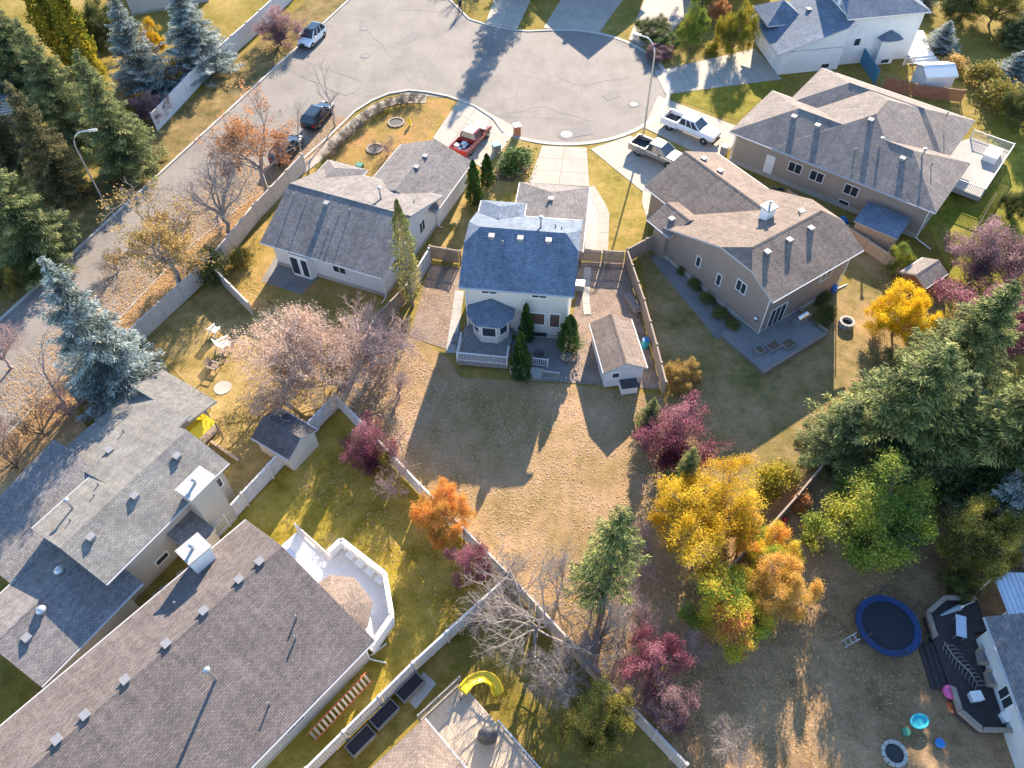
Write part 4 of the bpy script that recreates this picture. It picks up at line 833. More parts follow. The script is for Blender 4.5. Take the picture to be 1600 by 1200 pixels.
def trims(t, L, w, zl, paint):
    for sy in (-1,1):
        m = MB(); m.box(L/2-.16,L/2+.0,sy*w*.55-.2,sy*w*.55+.2,zl,zl+.16); m.build('headlight',MAT['lamp'],t)
        m = MB(); m.box(-L/2-.02,-L/2+.1,sy*w*.75-.13,sy*w*.75+.13,zl+.08,zl+.34); m.build('tail_light',MAT['tail'],t)
        m = MB(); m.box(.62,.8,sy*(w+.02),sy*(w+.2),1.0,1.14) if sy > 0 else m.box(.62,.8,-(w+.2),-(w+.02),1.0,1.14); m.build('mirror',MAT[paint],t)
    m = MB(); m.box(L/2-.05,L/2+.05,-w*.8,w*.8,.32,.52); m.build('front_bumper',MAT['black'],t); m = MB(); m.box(-L/2-.05,-L/2+.05,-w*.85,w*.85,.34,.54); m.build('rear_bumper',MAT['black'],t)
    m = MB(); m.box(L/2-.02,L/2+.035,-w*.34,w*.34,.56,.78); m.build('grille',MAT['black'],t)
def suv(label, pos, ang, paint, roofmat=None, L=4.5, group=None):
    t = thing('parked_car',label,'car',(pos.x,pos.y,.03),ang,group); W = .91; h = L/2
    st = [body_section(x,w*W,zb,zt) for x,w,zb,zt in ((-h,.86,.42,.88),(-h+.12,.97,.32,1.0),(-1.4,1,.26,1.04),(0,1,.26,1.02),(.85,1,.26,.99),(1.15,.99,.26,.96),(h-.45,.95,.28,.86),(h-.1,.86,.34,.74),(h,.72,.4,.62))]
    o = loft(st,10).build('body',MAT[paint],t,smooth=False); fix(o.data)
    cab(t,-h+.16,1.1,-h+.55,.3,1.0,1.56,.84,.66,paint,roofmat); trims(t,L,W,.62,paint)
    for x in (-1.36,1.36):
        for y in (-.8,.8): wheel(t,x,y,.35)
    return t
def pickup(label, pos, ang, paint, L=5.9, lift=0.0, bedload=None):
    t = thing('pickup_truck',label,'truck',(pos.x,pos.y,.04),ang); W = .99; h = L/2; zb = .42+lift; xb = -h+1.95
    st = [body_section(x,w*W,zb+dz,zt+lift) for x,w,dz,zt in ((xb,.985,0,1.15),(0,.985,0,1.15),(1.05,.985,0,1.14),(1.35,.98,0,1.12),(h-.5,.97,0,1.06),(h-.08,.93,.06,.98),(h,.86,.12,.9))]
    o = loft(st,10).build('body',MAT[paint],t); fix(o.data)
    cab(t,xb+.1,1.42,xb+.3,.62,1.13+lift,1.72+lift,.9,.72,paint); trims(t,L,W,.68+lift,paint)
    m = MB(); z1 = 1.14+lift; m.box(-h,xb-.03,-W,-W+.1,zb,z1); m.box(-h,xb-.03,W-.1,W,zb,z1); m.box(-h,-h+.08,-W+.1,W-.1,zb+.05,z1-.02); m.box(xb-.1,xb-.03,-W+.1,W-.1,zb,z1); m.build('cargo_bed',MAT[paint],t)
    m = MB(); m.box(-h+.08,xb-.1,-W+.1,W-.1,zb,zb+.22); m.build('bed_liner',MAT['black'],t)
    for x in (-h+1.15,h-1.0):
        for y in (-.84,.84): wheel(t,x,y,.41,.28)
    if bedload: bedload(t,-h+.08,xb-.1,zb+.22)
    return t
def between(a,b):
    A,B = P(*a),P(*b); return (A+B)/2, math.atan2(B.y-A.y,B.x-A.x)
# near-side wheel lines: rear, front
def place(a,b,off):
    A,B = P(*a),P(*b); c = (A+B)/2; d = (B-A).normalized(); return c+Vector((-d.y,d.x,0))*off, math.atan2(d.y,d.x)
pos,ang = place((508,58),(489,76),-.85); suv('white compact SUV with dark roof parked by the far kerb',pos,ang,'carwhite','carblack',4.3)
pos,ang = place((498,204),(521,177),.85); suv('black SUV parked nearer the hedge on the leafy kerb',pos,ang,'carblack',None,4.7)
pos,ang = place((450,258),(473,229),.85); suv('black SUV parked behind another, under the orange-leaved street tree',pos,ang,'carblack',None,4.6)
pos,ang = place((1046,204),(1096,225),.84); pickup('white crew-cab pickup truck on the bungalow driveway',pos,ang,'carwhite',6.2,.1)
pos,ang = place((998,244),(1040,262),.84); pickup('beige-silver pickup truck with dark bed beside the taupe house',pos,ang,'carsilver',5.7)
def load(t,x0,x1,z):
    rnd = random.Random(4)
    for k in range(7):
        m = MB(); a = x0+.1+rnd.random()*(x1-x0-.6); b = rnd.uniform(-.7,.3); m.box(a,a+rnd.uniform(.25,.5),b,b+rnd.uniform(.2,.5),z,z+rnd.uniform(.15,.5)); m.build('cargo',MAT[rnd.choice(['white','white','steel','carwhite'])],t)
red_truck = pickup('dark red pickup truck with loaded white cargo bed on the west driveway',P(737,226),math.atan2(P(757,203).y-P(716,246).y,P(757,203).x-P(716,246).x),'carred',5.5,0,load)
m = MB(); m.box(1.5,2.55,-.72,.72,1.075,1.13); m.build('hood',MAT['tan'],red_truck)
m = MB(); m.box(-.62,.5,-.6,.6,1.775,1.81); m.build('roof_wrap',MAT['tan'],red_truck)

# ------------------------------------------------------------------ street furniture
def lamp(label, base, ang, h=8.6, arm=2.2):
    t = thing('street_lamp',label,'street lamp',(base.x,base.y,0),ang)
    m = MB(); m.tube([(0,0,0),(0,0,.5),(0,0,h-1.6)],[.13,.1,.075],10); m.build('pole',MAT['steel'],t)
    pts = [(0,0,h-1.6)]+[(arm*.6*(1-math.cos(a)),0,h-1.6+1.5*math.sin(a)) for a in [math.pi/2*k/6 for k in range(1,7)]]+[(arm,0,h-.15)]
    m = MB(); m.tube(pts,[.075]*3+[.06]*(len(pts)-3),8); m.build('arm',MAT['steel'],t)
    m = MB(); m.add([(arm-.1,-.1,h-.22),(arm+.65,-.14,h-.24),(arm+.65,.14,h-.24),(arm-.1,.1,h-.22),(arm-.1,-.08,h-.05),(arm+.6,-.1,h-.1),(arm+.6,.1,h-.1),(arm-.1,.08,h-.05)],[(3,2,1,0),(4,5,6,7),(0,1,5,4),(1,2,6,5),(2,3,7,6),(3,0,4,7)]); m.build('lamp_head',MAT['steel'],t)
    m = MB(); m.box(-.2,.2,-.2,.2,0,.12); m.build('base_plate',MAT['kerb'],t); return t
lamp('tall curved grey street lamp at the edge of the turning circle',P(1005,213),math.radians(140),10.4,1.9)
lamp('curved grey street lamp standing among the dark spruces',P(168,326),math.radians(20),8.3,1.7)
p = P(808,211); t = thing('driveway_pillar','brick pillar with pale cap beside the west driveway','pillar',(p.x,p.y,0.02),.3)
for k in range(7):
    m = MB(); s_ = .3 if k%2 else .31; m.box(-s_,s_,-s_,s_,k*.16,k*.16+.15); m.build('brick_course',MAT['brick'],t)
m = MB(); m.box(-.38,.38,-.38,.38,1.12,1.22); m.build('cap',MAT['white'],t)
p = P(776,240); unit('utility_box','grey-green utility box beside the red pickup truck','utility box',(p.x,p.y,.03),.4,(.75,.6,1.05),'ventgrey','teal')
p = P(563,264); unit('utility_box','small dark green utility box on the russet lawn','utility box',(p.x,p.y,.02),-.4,(.6,.6,.5),'green','green')
p = P(641,196); t = thing('fire_hydrant','yellow fire hydrant on the russet front lawn','hydrant',(p.x,p.y,.02)); m = MB(); m.lathe([(.16,0),(.16,.06),(.11,.08),(.11,.55),(.15,.57),(.14,.66),(.07,.76),(.03,.82)],12); m.tube([(-.22,0,.45),(.22,0,.45)],.06,8); m.build('body',MAT['yellow'],t)
p = P(1130,242); unit('waste_bin','dark waste bin at the corner of the greige bungalow','bin',(p.x,p.y,.06),-.6,(.6,.7,1.0),'ventgrey','black')
p = P(909,388); unit('waste_bin','dark green waste bin beside the garage side path','bin',(p.x,p.y,.05),-.1,(.55,.6,1.0),'black','green')
# walking person
def person(label, base, ang):
    me = bpy.data.meshes.new('body'); J = dict(pel=(0,0,.95),ch=(.03,0,1.3),nk=(.05,0,1.48),hd=(.08,0,1.62),ht=(.08,0,1.76),ls=(.02,.19,1.42),le=(-.1,.25,1.14),lh=(.06,.24,.92),rs=(.04,-.19,1.42),re=(.14,-.25,1.14),rh=(.3,-.22,.98),lk=(.2,.1,.53),lf=(.12,.1,.09),lt=(.32,.1,.05),rk=(-.02,-.1,.5),rf_=(-.32,-.1,.14),rt=(-.18,-.1,.05),lp=(.02,.1,.9),rp=(0,-.1,.9))
    K = list(J); E = [('pel','ch'),('ch','nk'),('nk','hd'),('hd','ht'),('ch','ls'),('ls','le'),('le','lh'),('ch','rs'),('rs','re'),('re','rh'),('pel','lp'),('lp','lk'),('lk','lf'),('lf','lt'),('pel','rp'),('rp','rk'),('rk','rf_'),('rf_','rt')]
    me.from_pydata([J[k] for k in K],[(K.index(a),K.index(b)) for a,b in E],[])
    o = bpy.data.objects.new('body',me); C.objects.link(o); sk = o.modifiers.new('skin','SKIN'); R_ = dict(pel=.15,ch=.17,nk=.065,hd=.1,ht=.085,ls=.085,rs=.085,le=.055,re=.055,lh=.045,rh=.045,lk=.07,rk=.07,lf=.05,rf_=.05,lt=.04,rt=.04,lp=.1,rp=.1)
    for k,v in zip(K,me.skin_vertices[0].data): v.radius = (R_[k],R_[k]); v.use_root = (k == 'pel')
    o.modifiers.new('sub','SUBSURF').levels = 1; bpy.context.view_layer.update(); ev = o.evaluated_get(bpy.context.evaluated_depsgraph_get()); nm = bpy.data.meshes.new_from_object(ev); bpy.data.objects.remove(o)
    nm.materials.clear(); [nm.materials.append(m_) for m_ in (MAT['cloth'],plain('dark_jeans',(0.03,0.035,0.06),.9),MAT['skin'],MAT['rubber'])]
    for p_ in nm.polygons: z = p_.center.z; p_.material_index = 3 if z < .1 else 1 if z < .92 and abs(p_.center.y) < .2 else 2 if (1.5 < z) or (z < .96 and abs(p_.center.y) > .2) else 0; p_.use_smooth = True
    o = bpy.data.objects.new('person',nm); C.objects.link(o); o.location = base; o.rotation_euler = (0,0,ang)
    m = MB(); m.lathe([(.1,1.64),(.115,1.7),(.09,1.79),(.02,1.83)],12,.07,0); m.build('hair',MAT['black'],o); return tag(o,label,'person')
person('person in dark clothes walking along the street',P(720,20)+Vector((0,0,.02)),2.2)

# ------------------------------------------------------------------ yard things
# trampoline with safety-net poles
p = P(1380,985); t = thing('trampoline','round dark trampoline with blue padded rim and ladder','trampoline',(p.x,p.y,0),.3); R_ = 1.95
m = MB(); n = 32; ring = lambda r,z:[(r*math.cos(2*math.pi*k/n),r*math.sin(2*math.pi*k/n),z) for k in range(n)]
m.add(ring(R_*.8,.86)+ring(R_,.88)+ring(R_,.82)+ring(R_*.8,.82),[(j*n+k,((j+1)%4)*n+k,((j+1)%4)*n+(k+1)%n,j*n+(k+1)%n) for j in range(4) for k in range(n)]); o = m.build('rim_pad',MAT['navy'],t); fix(o.data)
m = MB(); m.add(ring(R_*.81,.8),[tuple(range(n))]); m.build('jump_mat',MAT['tmat'],t)
for k in range(6):
    a = math.pi/3*k+.2; x,y = R_*math.cos(a),R_*math.sin(a); m = MB(); m.tube([(x*1.0,y*1.0,0),(x*1.02,y*1.02,.8)],.03,6); m.build('leg',MAT['steel'],t)
    m = MB(); m.tube([(x*1.03,y*1.03,.3),(x*1.05,y*1.05,2.3)],.035,6); m.build('net_pole',MAT['dark_metal'],t)
nm_,nt,bs = new_mat('net'); bs.inputs['Base Color'].default_value = (.01,.01,.012,1); tr = nt.nodes.new('ShaderNodeBsdfTransparent'); mx = nt.nodes.new('ShaderNodeMixShader'); mx.inputs[0].default_value = .22
nt.links.new(tr.outputs[0],mx.inputs[1]); nt.links.new(bs.outputs[0],mx.inputs[2]); nt.links.new(mx.outputs[0],nt.nodes['Material Output'].inputs[0])
m = MB(); m.add(ring(R_*1.04,.85)+ring(R_*1.05,2.25),[(k,(k+1)%n,n+(k+1)%n,n+k) for k in range(n)]); m.build('safety_net',nm_,t)
m = MB()
for y in (-.2,.2): m.bar((-2.9,y,0),(-2.1,y,.85),.05,.05)
for k in range(3): m.bar((-2.75+k*.24,-.2,.2+k*.25),(-2.75+k*.24,.2,.2+k*.25),.06,.03)
m.build('ladder',MAT['steel'],t)
def ringpit(name,label,px,r,h,mat,cat):
    p = P(*px); t = thing(name,label,cat,(p.x,p.y,.02)); n = 12
    for k in range(n):
        a = 2*math.pi*k/n; m = MB(); m.box(r-.1,r+.1,-r*.24,r*.24,0,h); o = m.build('block',MAT[mat],t); o.rotation_euler = (0,0,a)
    m = MB(); m.lathe([(r-.12,0),(r-.12,h*.45)],16); m.build('ash',MAT['black'],t); return t
ringpit('fire_pit','round pale concrete fire ring on the lawn right of the paver patio',(1321,508),.52,.5,'kerb','fire pit')
ringpit('fire_pit','round stone fire pit of dark soil on the dry lawn',(1396,1178),.62,.2,'kerb','fire pit')
ringpit('planting_ring','ring of edging stones around a bare shrub on the russet lawn',(586,233),.8,.12,'stone','garden ring')
ringpit('planting_ring','ring of edging stones with brown stems beside the brown hedge',(619,192),.8,.12,'stone','garden ring')
# grill and stool on the paver patio
t = thing('grill','stainless grill with cover and side shelf on the paver patio','grill',H3.location[:],H3.rotation_euler.z)
m = MB(); m.box(3.4,4.6,-.9,-.3,.36,1.15); m.build('cabinet',MAT['steel'],t); m = MB(); m.tube([(3.45,-.6,1.15),(4.55,-.6,1.15)],.3,12); m.build('hood',MAT['chrome'],t); m = MB(); m.box(4.62,5.0,-.85,-.35,.95,1.02); m.build('side_shelf',MAT['steel'],t)
def chair(label,pos,ang,mat,group=None,s=1.0,name='lawn_chair'):
    t = thing(name,label,'chair',pos,ang,group); t.scale = (s,s,s)
    for k in range(5):
        m = MB(); m.box(-.3,.3,-.3+k*.12,-.3+k*.12+.09,.36+.0*k,.39); m.build('seat_slat',MAT[mat],t); m = MB(); m.bar((-.28+k*.13,.3,.36),(-.34+k*.155,.62,1.0),.1,.025); m.build('back_slat',MAT[mat],t)
    for x in (-.32,.32):
        m = MB(); m.box(x-.03,x+.03,-.32,-.26,0,.58); m.build('leg',MAT[mat],t); m = MB(); m.bar((x,.25,.36),(x,.6,0),.05,.08); m.build('leg',MAT[mat],t); m = MB(); m.box(x-.07,x+.07,-.36,.42,.58,.61); m.build('armrest',MAT[mat],t)
    return t
p = P(338,520); chair('white slatted lawn chair set apart on the golden lawn',(p.x,p.y,.02),2.6,'white'); p = P(354,543); chair('white slatted lawn chair next to the bare tree branches',(p.x,p.y,.02),2.2,'white',None,1.25)
p = P(337,578); chair('dark brown lawn chair casting a shadow on the golden lawn',(p.x,p.y,.02),1.2,'wood')
for (u,v),ang,lab in (((1536,1030),-1.75,'grey cushioned wicker armchair on the dark deck, closer to the pink stool'),((1549,1064),-1.75,'grey cushioned wicker armchair on the dark deck, closer to the wall window')):
    p = P(u,v,.6); t = thing('armchair',lab,'armchair',(p.x,p.y,.6),ang); m = MB(); m.box(-.42,.42,-.4,.35,0,.35); m.build('base',MAT['wood'],t); m = MB(); m.box(-.34,.34,-.38,.24,.35,.48); m.build('seat_cushion',MAT['greywood'],t)
    m = MB(); m.bar((0,.36,.3),(0,.48,.85),.84,.12); m.build('backrest',MAT['greywood'],t)
    for x in (-.4,.4): m = MB(); m.box(x-.07,x+.07,-.4,.35,.35,.6); m.build('armrest',MAT['wood'],t)
def item(name,label,cat,px,z,mat,prof,n=14,ang=0,sx=1,sy=1):
    p = P(px[0],px[1],z); o = MB().lathe(prof,n,0,0,0,sx,sy).build(name,MAT[mat],None,smooth=False); o.location = (p.x,p.y,z); o.rotation_euler = (0,0,ang); return tag(o,label,cat)
item('stool','round pink stool on the dark deck by the house wall','stool',(1540,998),.6,'pink',[(.2,0),(.24,.1),(.26,.35),(.2,.42)])
item('flower_pot','pink petunia pot on the corner of the dark deck steps','flower pot',(1480,1084),.3,'pink',[(.18,0),(.25,.28),(.42,.34),(.38,.5),(.2,.6)])
item('flower_pot','round orange and white disc planter on the dry lawn','planter',(1487,1106),.02,'orange',[(.3,0),(.34,.12),(.26,.2)])
item('play_basin','turquoise toddler water table on the dry lawn','toy',(1432,1130),.02,'teal',[(.3,0),(.34,.3),(.5,.36),(.52,.46),(.4,.46),(.36,.38)],16,.3,1.1,.8)
item('play_bucket','bright blue round sand bucket on the dry lawn','toy',(1466,1163),.02,'blue',[(.18,0),(.26,.25),(.28,.28),(.2,.26)])
item('toy_cart','small dark green toy cart beside the turquoise water table','toy',(1414,1145),.02,'green',[(.2,0),(.26,.2),(.22,.3)],10)
item('garden_ball','small red ball beside the thin-topped tan fence','ball',(1225,813),.02,'red',[(.05,0),(.18,.08),(.22,.2),(.18,.32),(.05,.4)])
item('fire_bowl','dark metal fire bowl on the rear patio of the cream house','fire bowl',(842,557),.05,'dark_metal',[(.18,0),(.12,.12),(.4,.35),(.42,.42),(.34,.4),(.2,.3)])
item('planter_pot','grey stone planter on the rear patio by the rounded cedar','planter',(884,562),.05,'stone',[(.25,0),(.4,.2),(.5,.5),(.42,.52),(.3,.45)])
item('covered_grill','dark fabric-covered round grill on the tan boarded deck','grill',(762,1152),.95,'dark_metal',[(.5,0),(.52,.4),(.45,.85),(.3,1.05),(.1,1.1)],16,0,1.1,.85)
item('rain_barrel','blue rain barrel at the corner of the taupe house','barrel',(1301,457),.02,'blue',[(.22,0),(.28,.35),(.28,.5),(.2,.8)])
item('garden_stone','flat grey stepping stone on the golden lawn','stone',(348,606),.02,'flag',[(.7,0),(.68,.04)],14)
p = P(1487,955,.6); t = thing('parasol','folded pale parasol lying on the dark deck','parasol',(p.x,p.y,.7),.35); m = MB(); m.tube([(-.9,0,.0),(-.3,0,.03),(.5,0,.05),(.9,0,.02)],[.04,.12,.2,.05],8); m.build('folded_canopy',MAT['metalroof'],t); m = MB(); m.tube([(.9,0,.02),(1.7,0,.0)],.03,6); m.build('pole',MAT['white'],t)
p = P(1494,985,.6); t = thing('garden_table','pale garden table on the dark deck near the folded parasol','table',(p.x,p.y,.6),1.25); m = MB(); m.box(-.7,.7,-.3,.3,.68,.72); m.build('table_top',MAT['metalroof'],t)
for x in (-.6,.6):
    for y in (-.24,.24): m = MB(); m.box(x-.03,x+.03,y-.03,y+.03,0,.68); m.build('leg',MAT['steel'],t)
for (u,v),a,lab in (((1521,1091),.1,'small white side table on the dark deck among the cushions'),((1570,1122),.2,'white storage box on the dark deck beside the house wall')):
    p = P(u,v,.6); unit('side_table' if 'table' in lab else 'storage_box',lab,'table' if 'table' in lab else 'box',(p.x,p.y,.6),a,(.6,.5,.45),'white')
# antlered driftwood ornament
p = P(1502,1040,.6); t = thing('driftwood','pale branching driftwood piece lying along the dark deck','driftwood',(p.x,p.y,.65),-1.15); m = MB(); m.tube([(-1.5,.05,.05),(-.5,-.1,.1),(.5,.1,.1),(1.4,-.05,.05)],[.05,.06,.06,.03],6); rnd = random.Random(9)
for k in range(22):
    x = -1.4+k*.13; s_ = 1 if k%2 else -1; m.tube([(x,0,.08),(x+.12,s_*.3,.16),(x+.3,s_*rnd.uniform(.4,.55),.1)],[.03,.025,.012],5)
m.build('branches',MAT['palebark'],t)
# curved yellow slide at the deck corner
def slide(label,ctrl):
    t = thing('slide',label,'slide',(ctrl[0].x,ctrl[0].y,0)); o0 = Vector((ctrl[0].x,ctrl[0].y,0)); pts = []; n = len(ctrl)
    for i in range(n-1):
        p0,p1,p2,p3 = ctrl[max(i-1,0)],ctrl[i],ctrl[i+1],ctrl[min(i+2,n-1)]
        for k in range(5): u = k/5; pts.append(.5*((2*p1)+(p2-p0)*u+(2*p0-5*p1+4*p2-p3)*u*u+(3*p1-p0-3*p2+p3)*u**3)-o0)
    pts.append(ctrl[-1]-o0); m = MB(); rows = []
    for i,p in enumerate(pts):
        d = pts[min(i+1,len(pts)-1)]-pts[max(i-1,0)]; nn = Vector((-d.y,d.x,0)).normalized(); rows.append([p-nn*.34+Vector((0,0,.2)),p-nn*.27+Vector((0,0,.02)),p+nn*.27+Vector((0,0,.02)),p+nn*.34+Vector((0,0,.2))])
    m.add([v for r in rows for v in r],[(i*4+k,i*4+k+1,i*4+k+5,i*4+k+4) for i in range(len(rows)-1) for k in range(3)]); o = m.build('chute',MAT['yellow'],t,smooth=True); o.modifiers.new('thick','SOLIDIFY').thickness = .04
    for k in (6,13): q = pts[k]; MB().bar((q.x,q.y,0),(q.x,q.y,q.z),.06,.06).build('strut',MAT['dark_metal'],t)
    for sy in (-.3,.3): MB().bar((pts[0].x-.1,pts[0].y+sy,0),(pts[0].x-.1,pts[0].y+sy,1.5),.07,.07).build('post',MAT['dark_metal'],t)
    return t
slide('curved yellow plastic slide at the corner of the tan boarded deck',[P(722,1082,1.35),P(736,1066,1.2),P(755,1059,.9),P(771,1066,.55),P(779,1086,.22)])
p = P(312,664,2.3); t = thing('play_canopy','bright yellow canvas play canopy beside the grey split-level house','canopy',(p.x,p.y,0),math.radians(56.9)); m = MB(); m.add([(-.85,-.65,2.05),(.85,-.65,2.05),(.85,.1,2.4),(.85,.6,2.3),(-.85,.6,2.3),(-.85,.1,2.4)],[(0,1,2,5),(5,2,3,4)]); o = m.build('canvas',MAT['yellow'],t); o.modifiers.new('thick','SOLIDIFY').thickness = .04
for x in (-.8,.8):
    for y in (-.6,.55): m = MB(); m.box(x-.05,x+.05,y-.05,y+.05,0,2.05); m.build('post',MAT['wood'],t)
m = MB(); m.box(-.8,.8,-.6,.55,1.1,1.18); m.build('platform',MAT['wood'],t)
p = P(333,672); unit('toy_chest','pale box on the grass below the yellow play canopy','box',(p.x,p.y,.02),.6,(.7,.5,.4),'tan','wood')
p = P(352,706); t = thing('timber_log','long pale timber lying on the grass beside the split-level house','timber',(p.x,p.y,.1),-.62); MB().bar((-1.5,0,0),(1.5,0,0),.2,.18).build('beam',MAT['tanwood'],t)
# ladder hung on the wall of the brown-roofed bungalow
t = thing('ladder','red and silver extension ladder lying along the bungalow wall','ladder',H6.location[:],H6.rotation_euler.z); m = MB()
for z_,y_ in ((.12,.6),(.75,.2)): m.bar((1.3,y_,z_),(5.9,y_,z_),.07,.09)
m.build('side_rail',MAT['orange'],t); m = MB()
for k in range(15): x = 1.5+k*.3; m.bar((x,.6,.12),(x,.2,.75),.13,.04)
m.build('rungs',MAT['steel'],t)
# raised planter beds along the white fence
for (u,v),lab in (((642,1077),'raised wooden planter bed of dark soil touching the flagstone pad'),((602,1119),'middle raised planter bed of dark soil along the white fence'),((565,1160),'raised planter bed of dark soil at the far end from the flagstones')):
    p = P(u,v); q1,q2 = P(488,1212),P(650,1050); a = math.atan2(q2.y-q1.y,q2.x-q1.x); t = thing('planter_bed',lab,'planter',(p.x,p.y,.02),a)
    for (x0,x1,y0,y1) in ((-.85,.85,-.42,-.36),(-.85,.85,.36,.42),(-.85,-.79,-.36,.36),(.79,.85,-.36,.36)): m = MB(); m.box(x0,x1,y0,y1,0,.5); m.build('board',MAT['greywood'],t)
    m = MB(); m.box(-.79,.79,-.36,.36,0,.42); m.build('soil',plain('dark_soil',(0.03,0.025,0.028),.95,.3,8),t)
# clutter beside the bungalow and the split-level house
rnd = random.Random(12)
for k,((x,y),sz,mt,nm,lab) in enumerate([((6.6,-1.6),(.8,.8,.7),'black','tire_stack','stack of black tires in the narrow bungalow yard'),((7.7,-1.7),(.8,.8,.5),'black','tire_stack','lower stack of black tires beside the grey tarp heap'),((9.0,-1.7),(1.2,1.0,.6),'ventgrey','tarp_heap','grey tarp-covered heap in the narrow bungalow yard'),((10.4,-1.3),(1.1,.9,.8),'dark_metal','tarp_heap','dark tarp-covered heap below the bungalow windows'),((11.4,-2.0),(1.3,1.0,.5),'black','tarp_heap','black low heap beside the tan panel fence'),((13.3,-1.5),(1.0,.9,.7),'blue','tarp_heap','blue tarp-covered heap next to the lean-to shed'),((13.6,-2.6),(1.2,.7,.5),'metalroof','tarp_heap','pale blue-grey heap against the lean-to shed')]):
    c_,s_ = math.cos(H4.rotation_euler.z),math.sin(H4.rotation_euler.z); wx,wy = H4.location.x+x*c_-y*s_,H4.location.y+x*s_+y*c_
    if nm == 'tire_stack':
        t = thing(nm,lab,'tires',(wx,wy,.02))
        for j in range(3 if k == 0 else 2):
            for dx in (-.35,.35): m = MB(); m.lathe([(.18,j*.24),(.34,j*.24),(.36,j*.24+.11),(.34,j*.24+.22),(.18,j*.24+.22)],14,dx,0); m.build('tire',MAT['rubber'],t)
    else:
        n = 9; m = MB(); vs = []; 
        for i in range(n):
            for j in range(n):
                a,b = i/(n-1)*2-1,j/(n-1)*2-1; vs.append((a*sz[0]/2,b*sz[1]/2,max(0,sz[2]*(1-max(abs(a),abs(b))**4)*(.75+.25*rnd.random()))))
        m.add(vs,[(i*n+j,(i+1)*n+j,(i+1)*n+j+1,i*n+j+1) for i in range(n-1) for j in range(n-1)]); m.add([(-sz[0]/2,-sz[1]/2,0),(sz[0]/2,-sz[1]/2,0),(sz[0]/2,sz[1]/2,0),(-sz[0]/2,sz[1]/2,0)],[(3,2,1,0)]); o = m.build(nm,MAT[mt]); o.location = (wx,wy,.02); o.rotation_euler = (0,0,k); tag(o,lab,'heap')
for (x,y),sz,mt,lab in (((2.3,-.9),(.9,.35,.5),'orange','brown wooden crate in the gap beside the split-level house'),((1.6,-.9),(.6,.5,.5),'white','white crate in the gap beside the split-level house'),((3.4,-.9),(.5,.4,.4),'steel','grey crate below the small window of the split-level house')):
    c_,s_ = math.cos(H7.rotation_euler.z),math.sin(H7.rotation_euler.z); unit('crate',lab,'crate',(H7.location.x+x*c_-y*s_,H7.location.y+x*s_+y*c_,.01),.6,sz,mt,'wood')
# firewood along the shed-side fence
p = P(988,478); t = thing('firewood_pile','stacked grey firewood against the wooden fence behind the garden shed','firewood',(p.x,p.y,.03),-1.2)
for i in range(9):
    for j in range(3): m = MB(); m.tube([(-.9+i*.22+(j%2)*.1,-.28,.1+j*.19),(-.9+i*.22+(j%2)*.1,.28,.1+j*.19)],.095,7); m.build('log',MAT['greybark'],t)
# boulders in the front bed
for k,(u,v) in enumerate(((792,262),(800,270),(806,266),(797,276),(812,272),(788,272))):
    p = P(u,v); bm = bmesh.new(); bmesh.ops.create_icosphere(bm,subdivisions=2,radius=.34); rr = random.Random(k)
    for v_ in bm.verts: v_.co *= rr.uniform(.8,1.15); v_.co.z *= .7
    me = bpy.data.meshes.new('boulder'); bm.to_mesh(me); bm.free(); me.materials.append(MAT['stone']); o = bpy.data.objects.new('boulder',me); C.objects.link(o); o.location = (p.x,p.y,.15); tag(o,'pale boulder in the front planting bed beside the green juniper','boulder','boulders in the front bed')
# pergola at the far left
p = P(5,222,0); t = thing('pergola','white slatted pergola roof beside the blue-grey roof across the street','pergola',(p.x-2,p.y,0),.32)
for k in range(9): m = MB(); m.bar((-1.5,k*.55,2.6),(4.0,k*.55,2.6),.09,.16); m.build('rafter',MAT['whitefence'],t)
for y in (0,2.2,4.4): m = MB(); m.bar((1.2+y*.6-1.2,-.2,2.46),(1.2+y*.6-1.2,4.6,2.46),.12,.14); m.build('beam',MAT['whitefence'],t)
for x in (0,2.64):
    for y in (0,4.4): m = MB(); m.box(x-.07,x+.07,y-.07,y+.07,0,2.42); m.build('post',MAT['whitefence'],t)
# ------------------------------------------------------------------ trees
def np_mesh(name, V, Q, rnd=None, mats=(), tri=False):
    me = bpy.data.meshes.new(name); k = Q.shape[1]; n = len(Q)
    me.vertices.add(len(V)); me.vertices.foreach_set('co', V.astype(np.float32).ravel())
    me.loops.add(n*k); me.loops.foreach_set('vertex_index', Q.astype(np.int32).ravel())
    me.polygons.add(n); me.polygons.foreach_set('loop_start', np.arange(0,n*k,k,dtype=np.int32)); me.polygons.foreach_set('loop_total', np.full(n,k,dtype=np.int32))
    me.update(calc_edges=True)
    if rnd is not None:
        a = me.attributes.new('rnd','FLOAT','FACE'); a.data.foreach_set('value', rnd.astype(np.float32))
    for m in mats: me.materials.append(m)
    return me
def unit_rows(a): return a/np.maximum(np.linalg.norm(a,axis=1,keepdims=True),1e-9)
def leaf_quads(Cn, size, rng, up=0.4, aspect=0.6, D=None):
    """one bent-free quad per centre; long axis D (or random), normal biased upward"""
    n = len(Cn); d = unit_rows(rng.normal(size=(n,3))) if D is None else unit_rows(D); nn = rng.normal(size=(n,3)); nn[:,2] += up*2
    b = unit_rows(np.cross(d,nn)); s = np.asarray(size).reshape(-1,1)*np.ones((n,1))
    V = np.stack([Cn-d*s*.5-b*s*aspect*.28,Cn+b*s*aspect*.5,Cn+d*s*.5,Cn-b*s*aspect*.5],1).reshape(-1,3); return V, np.arange(4*n).reshape(n,4)
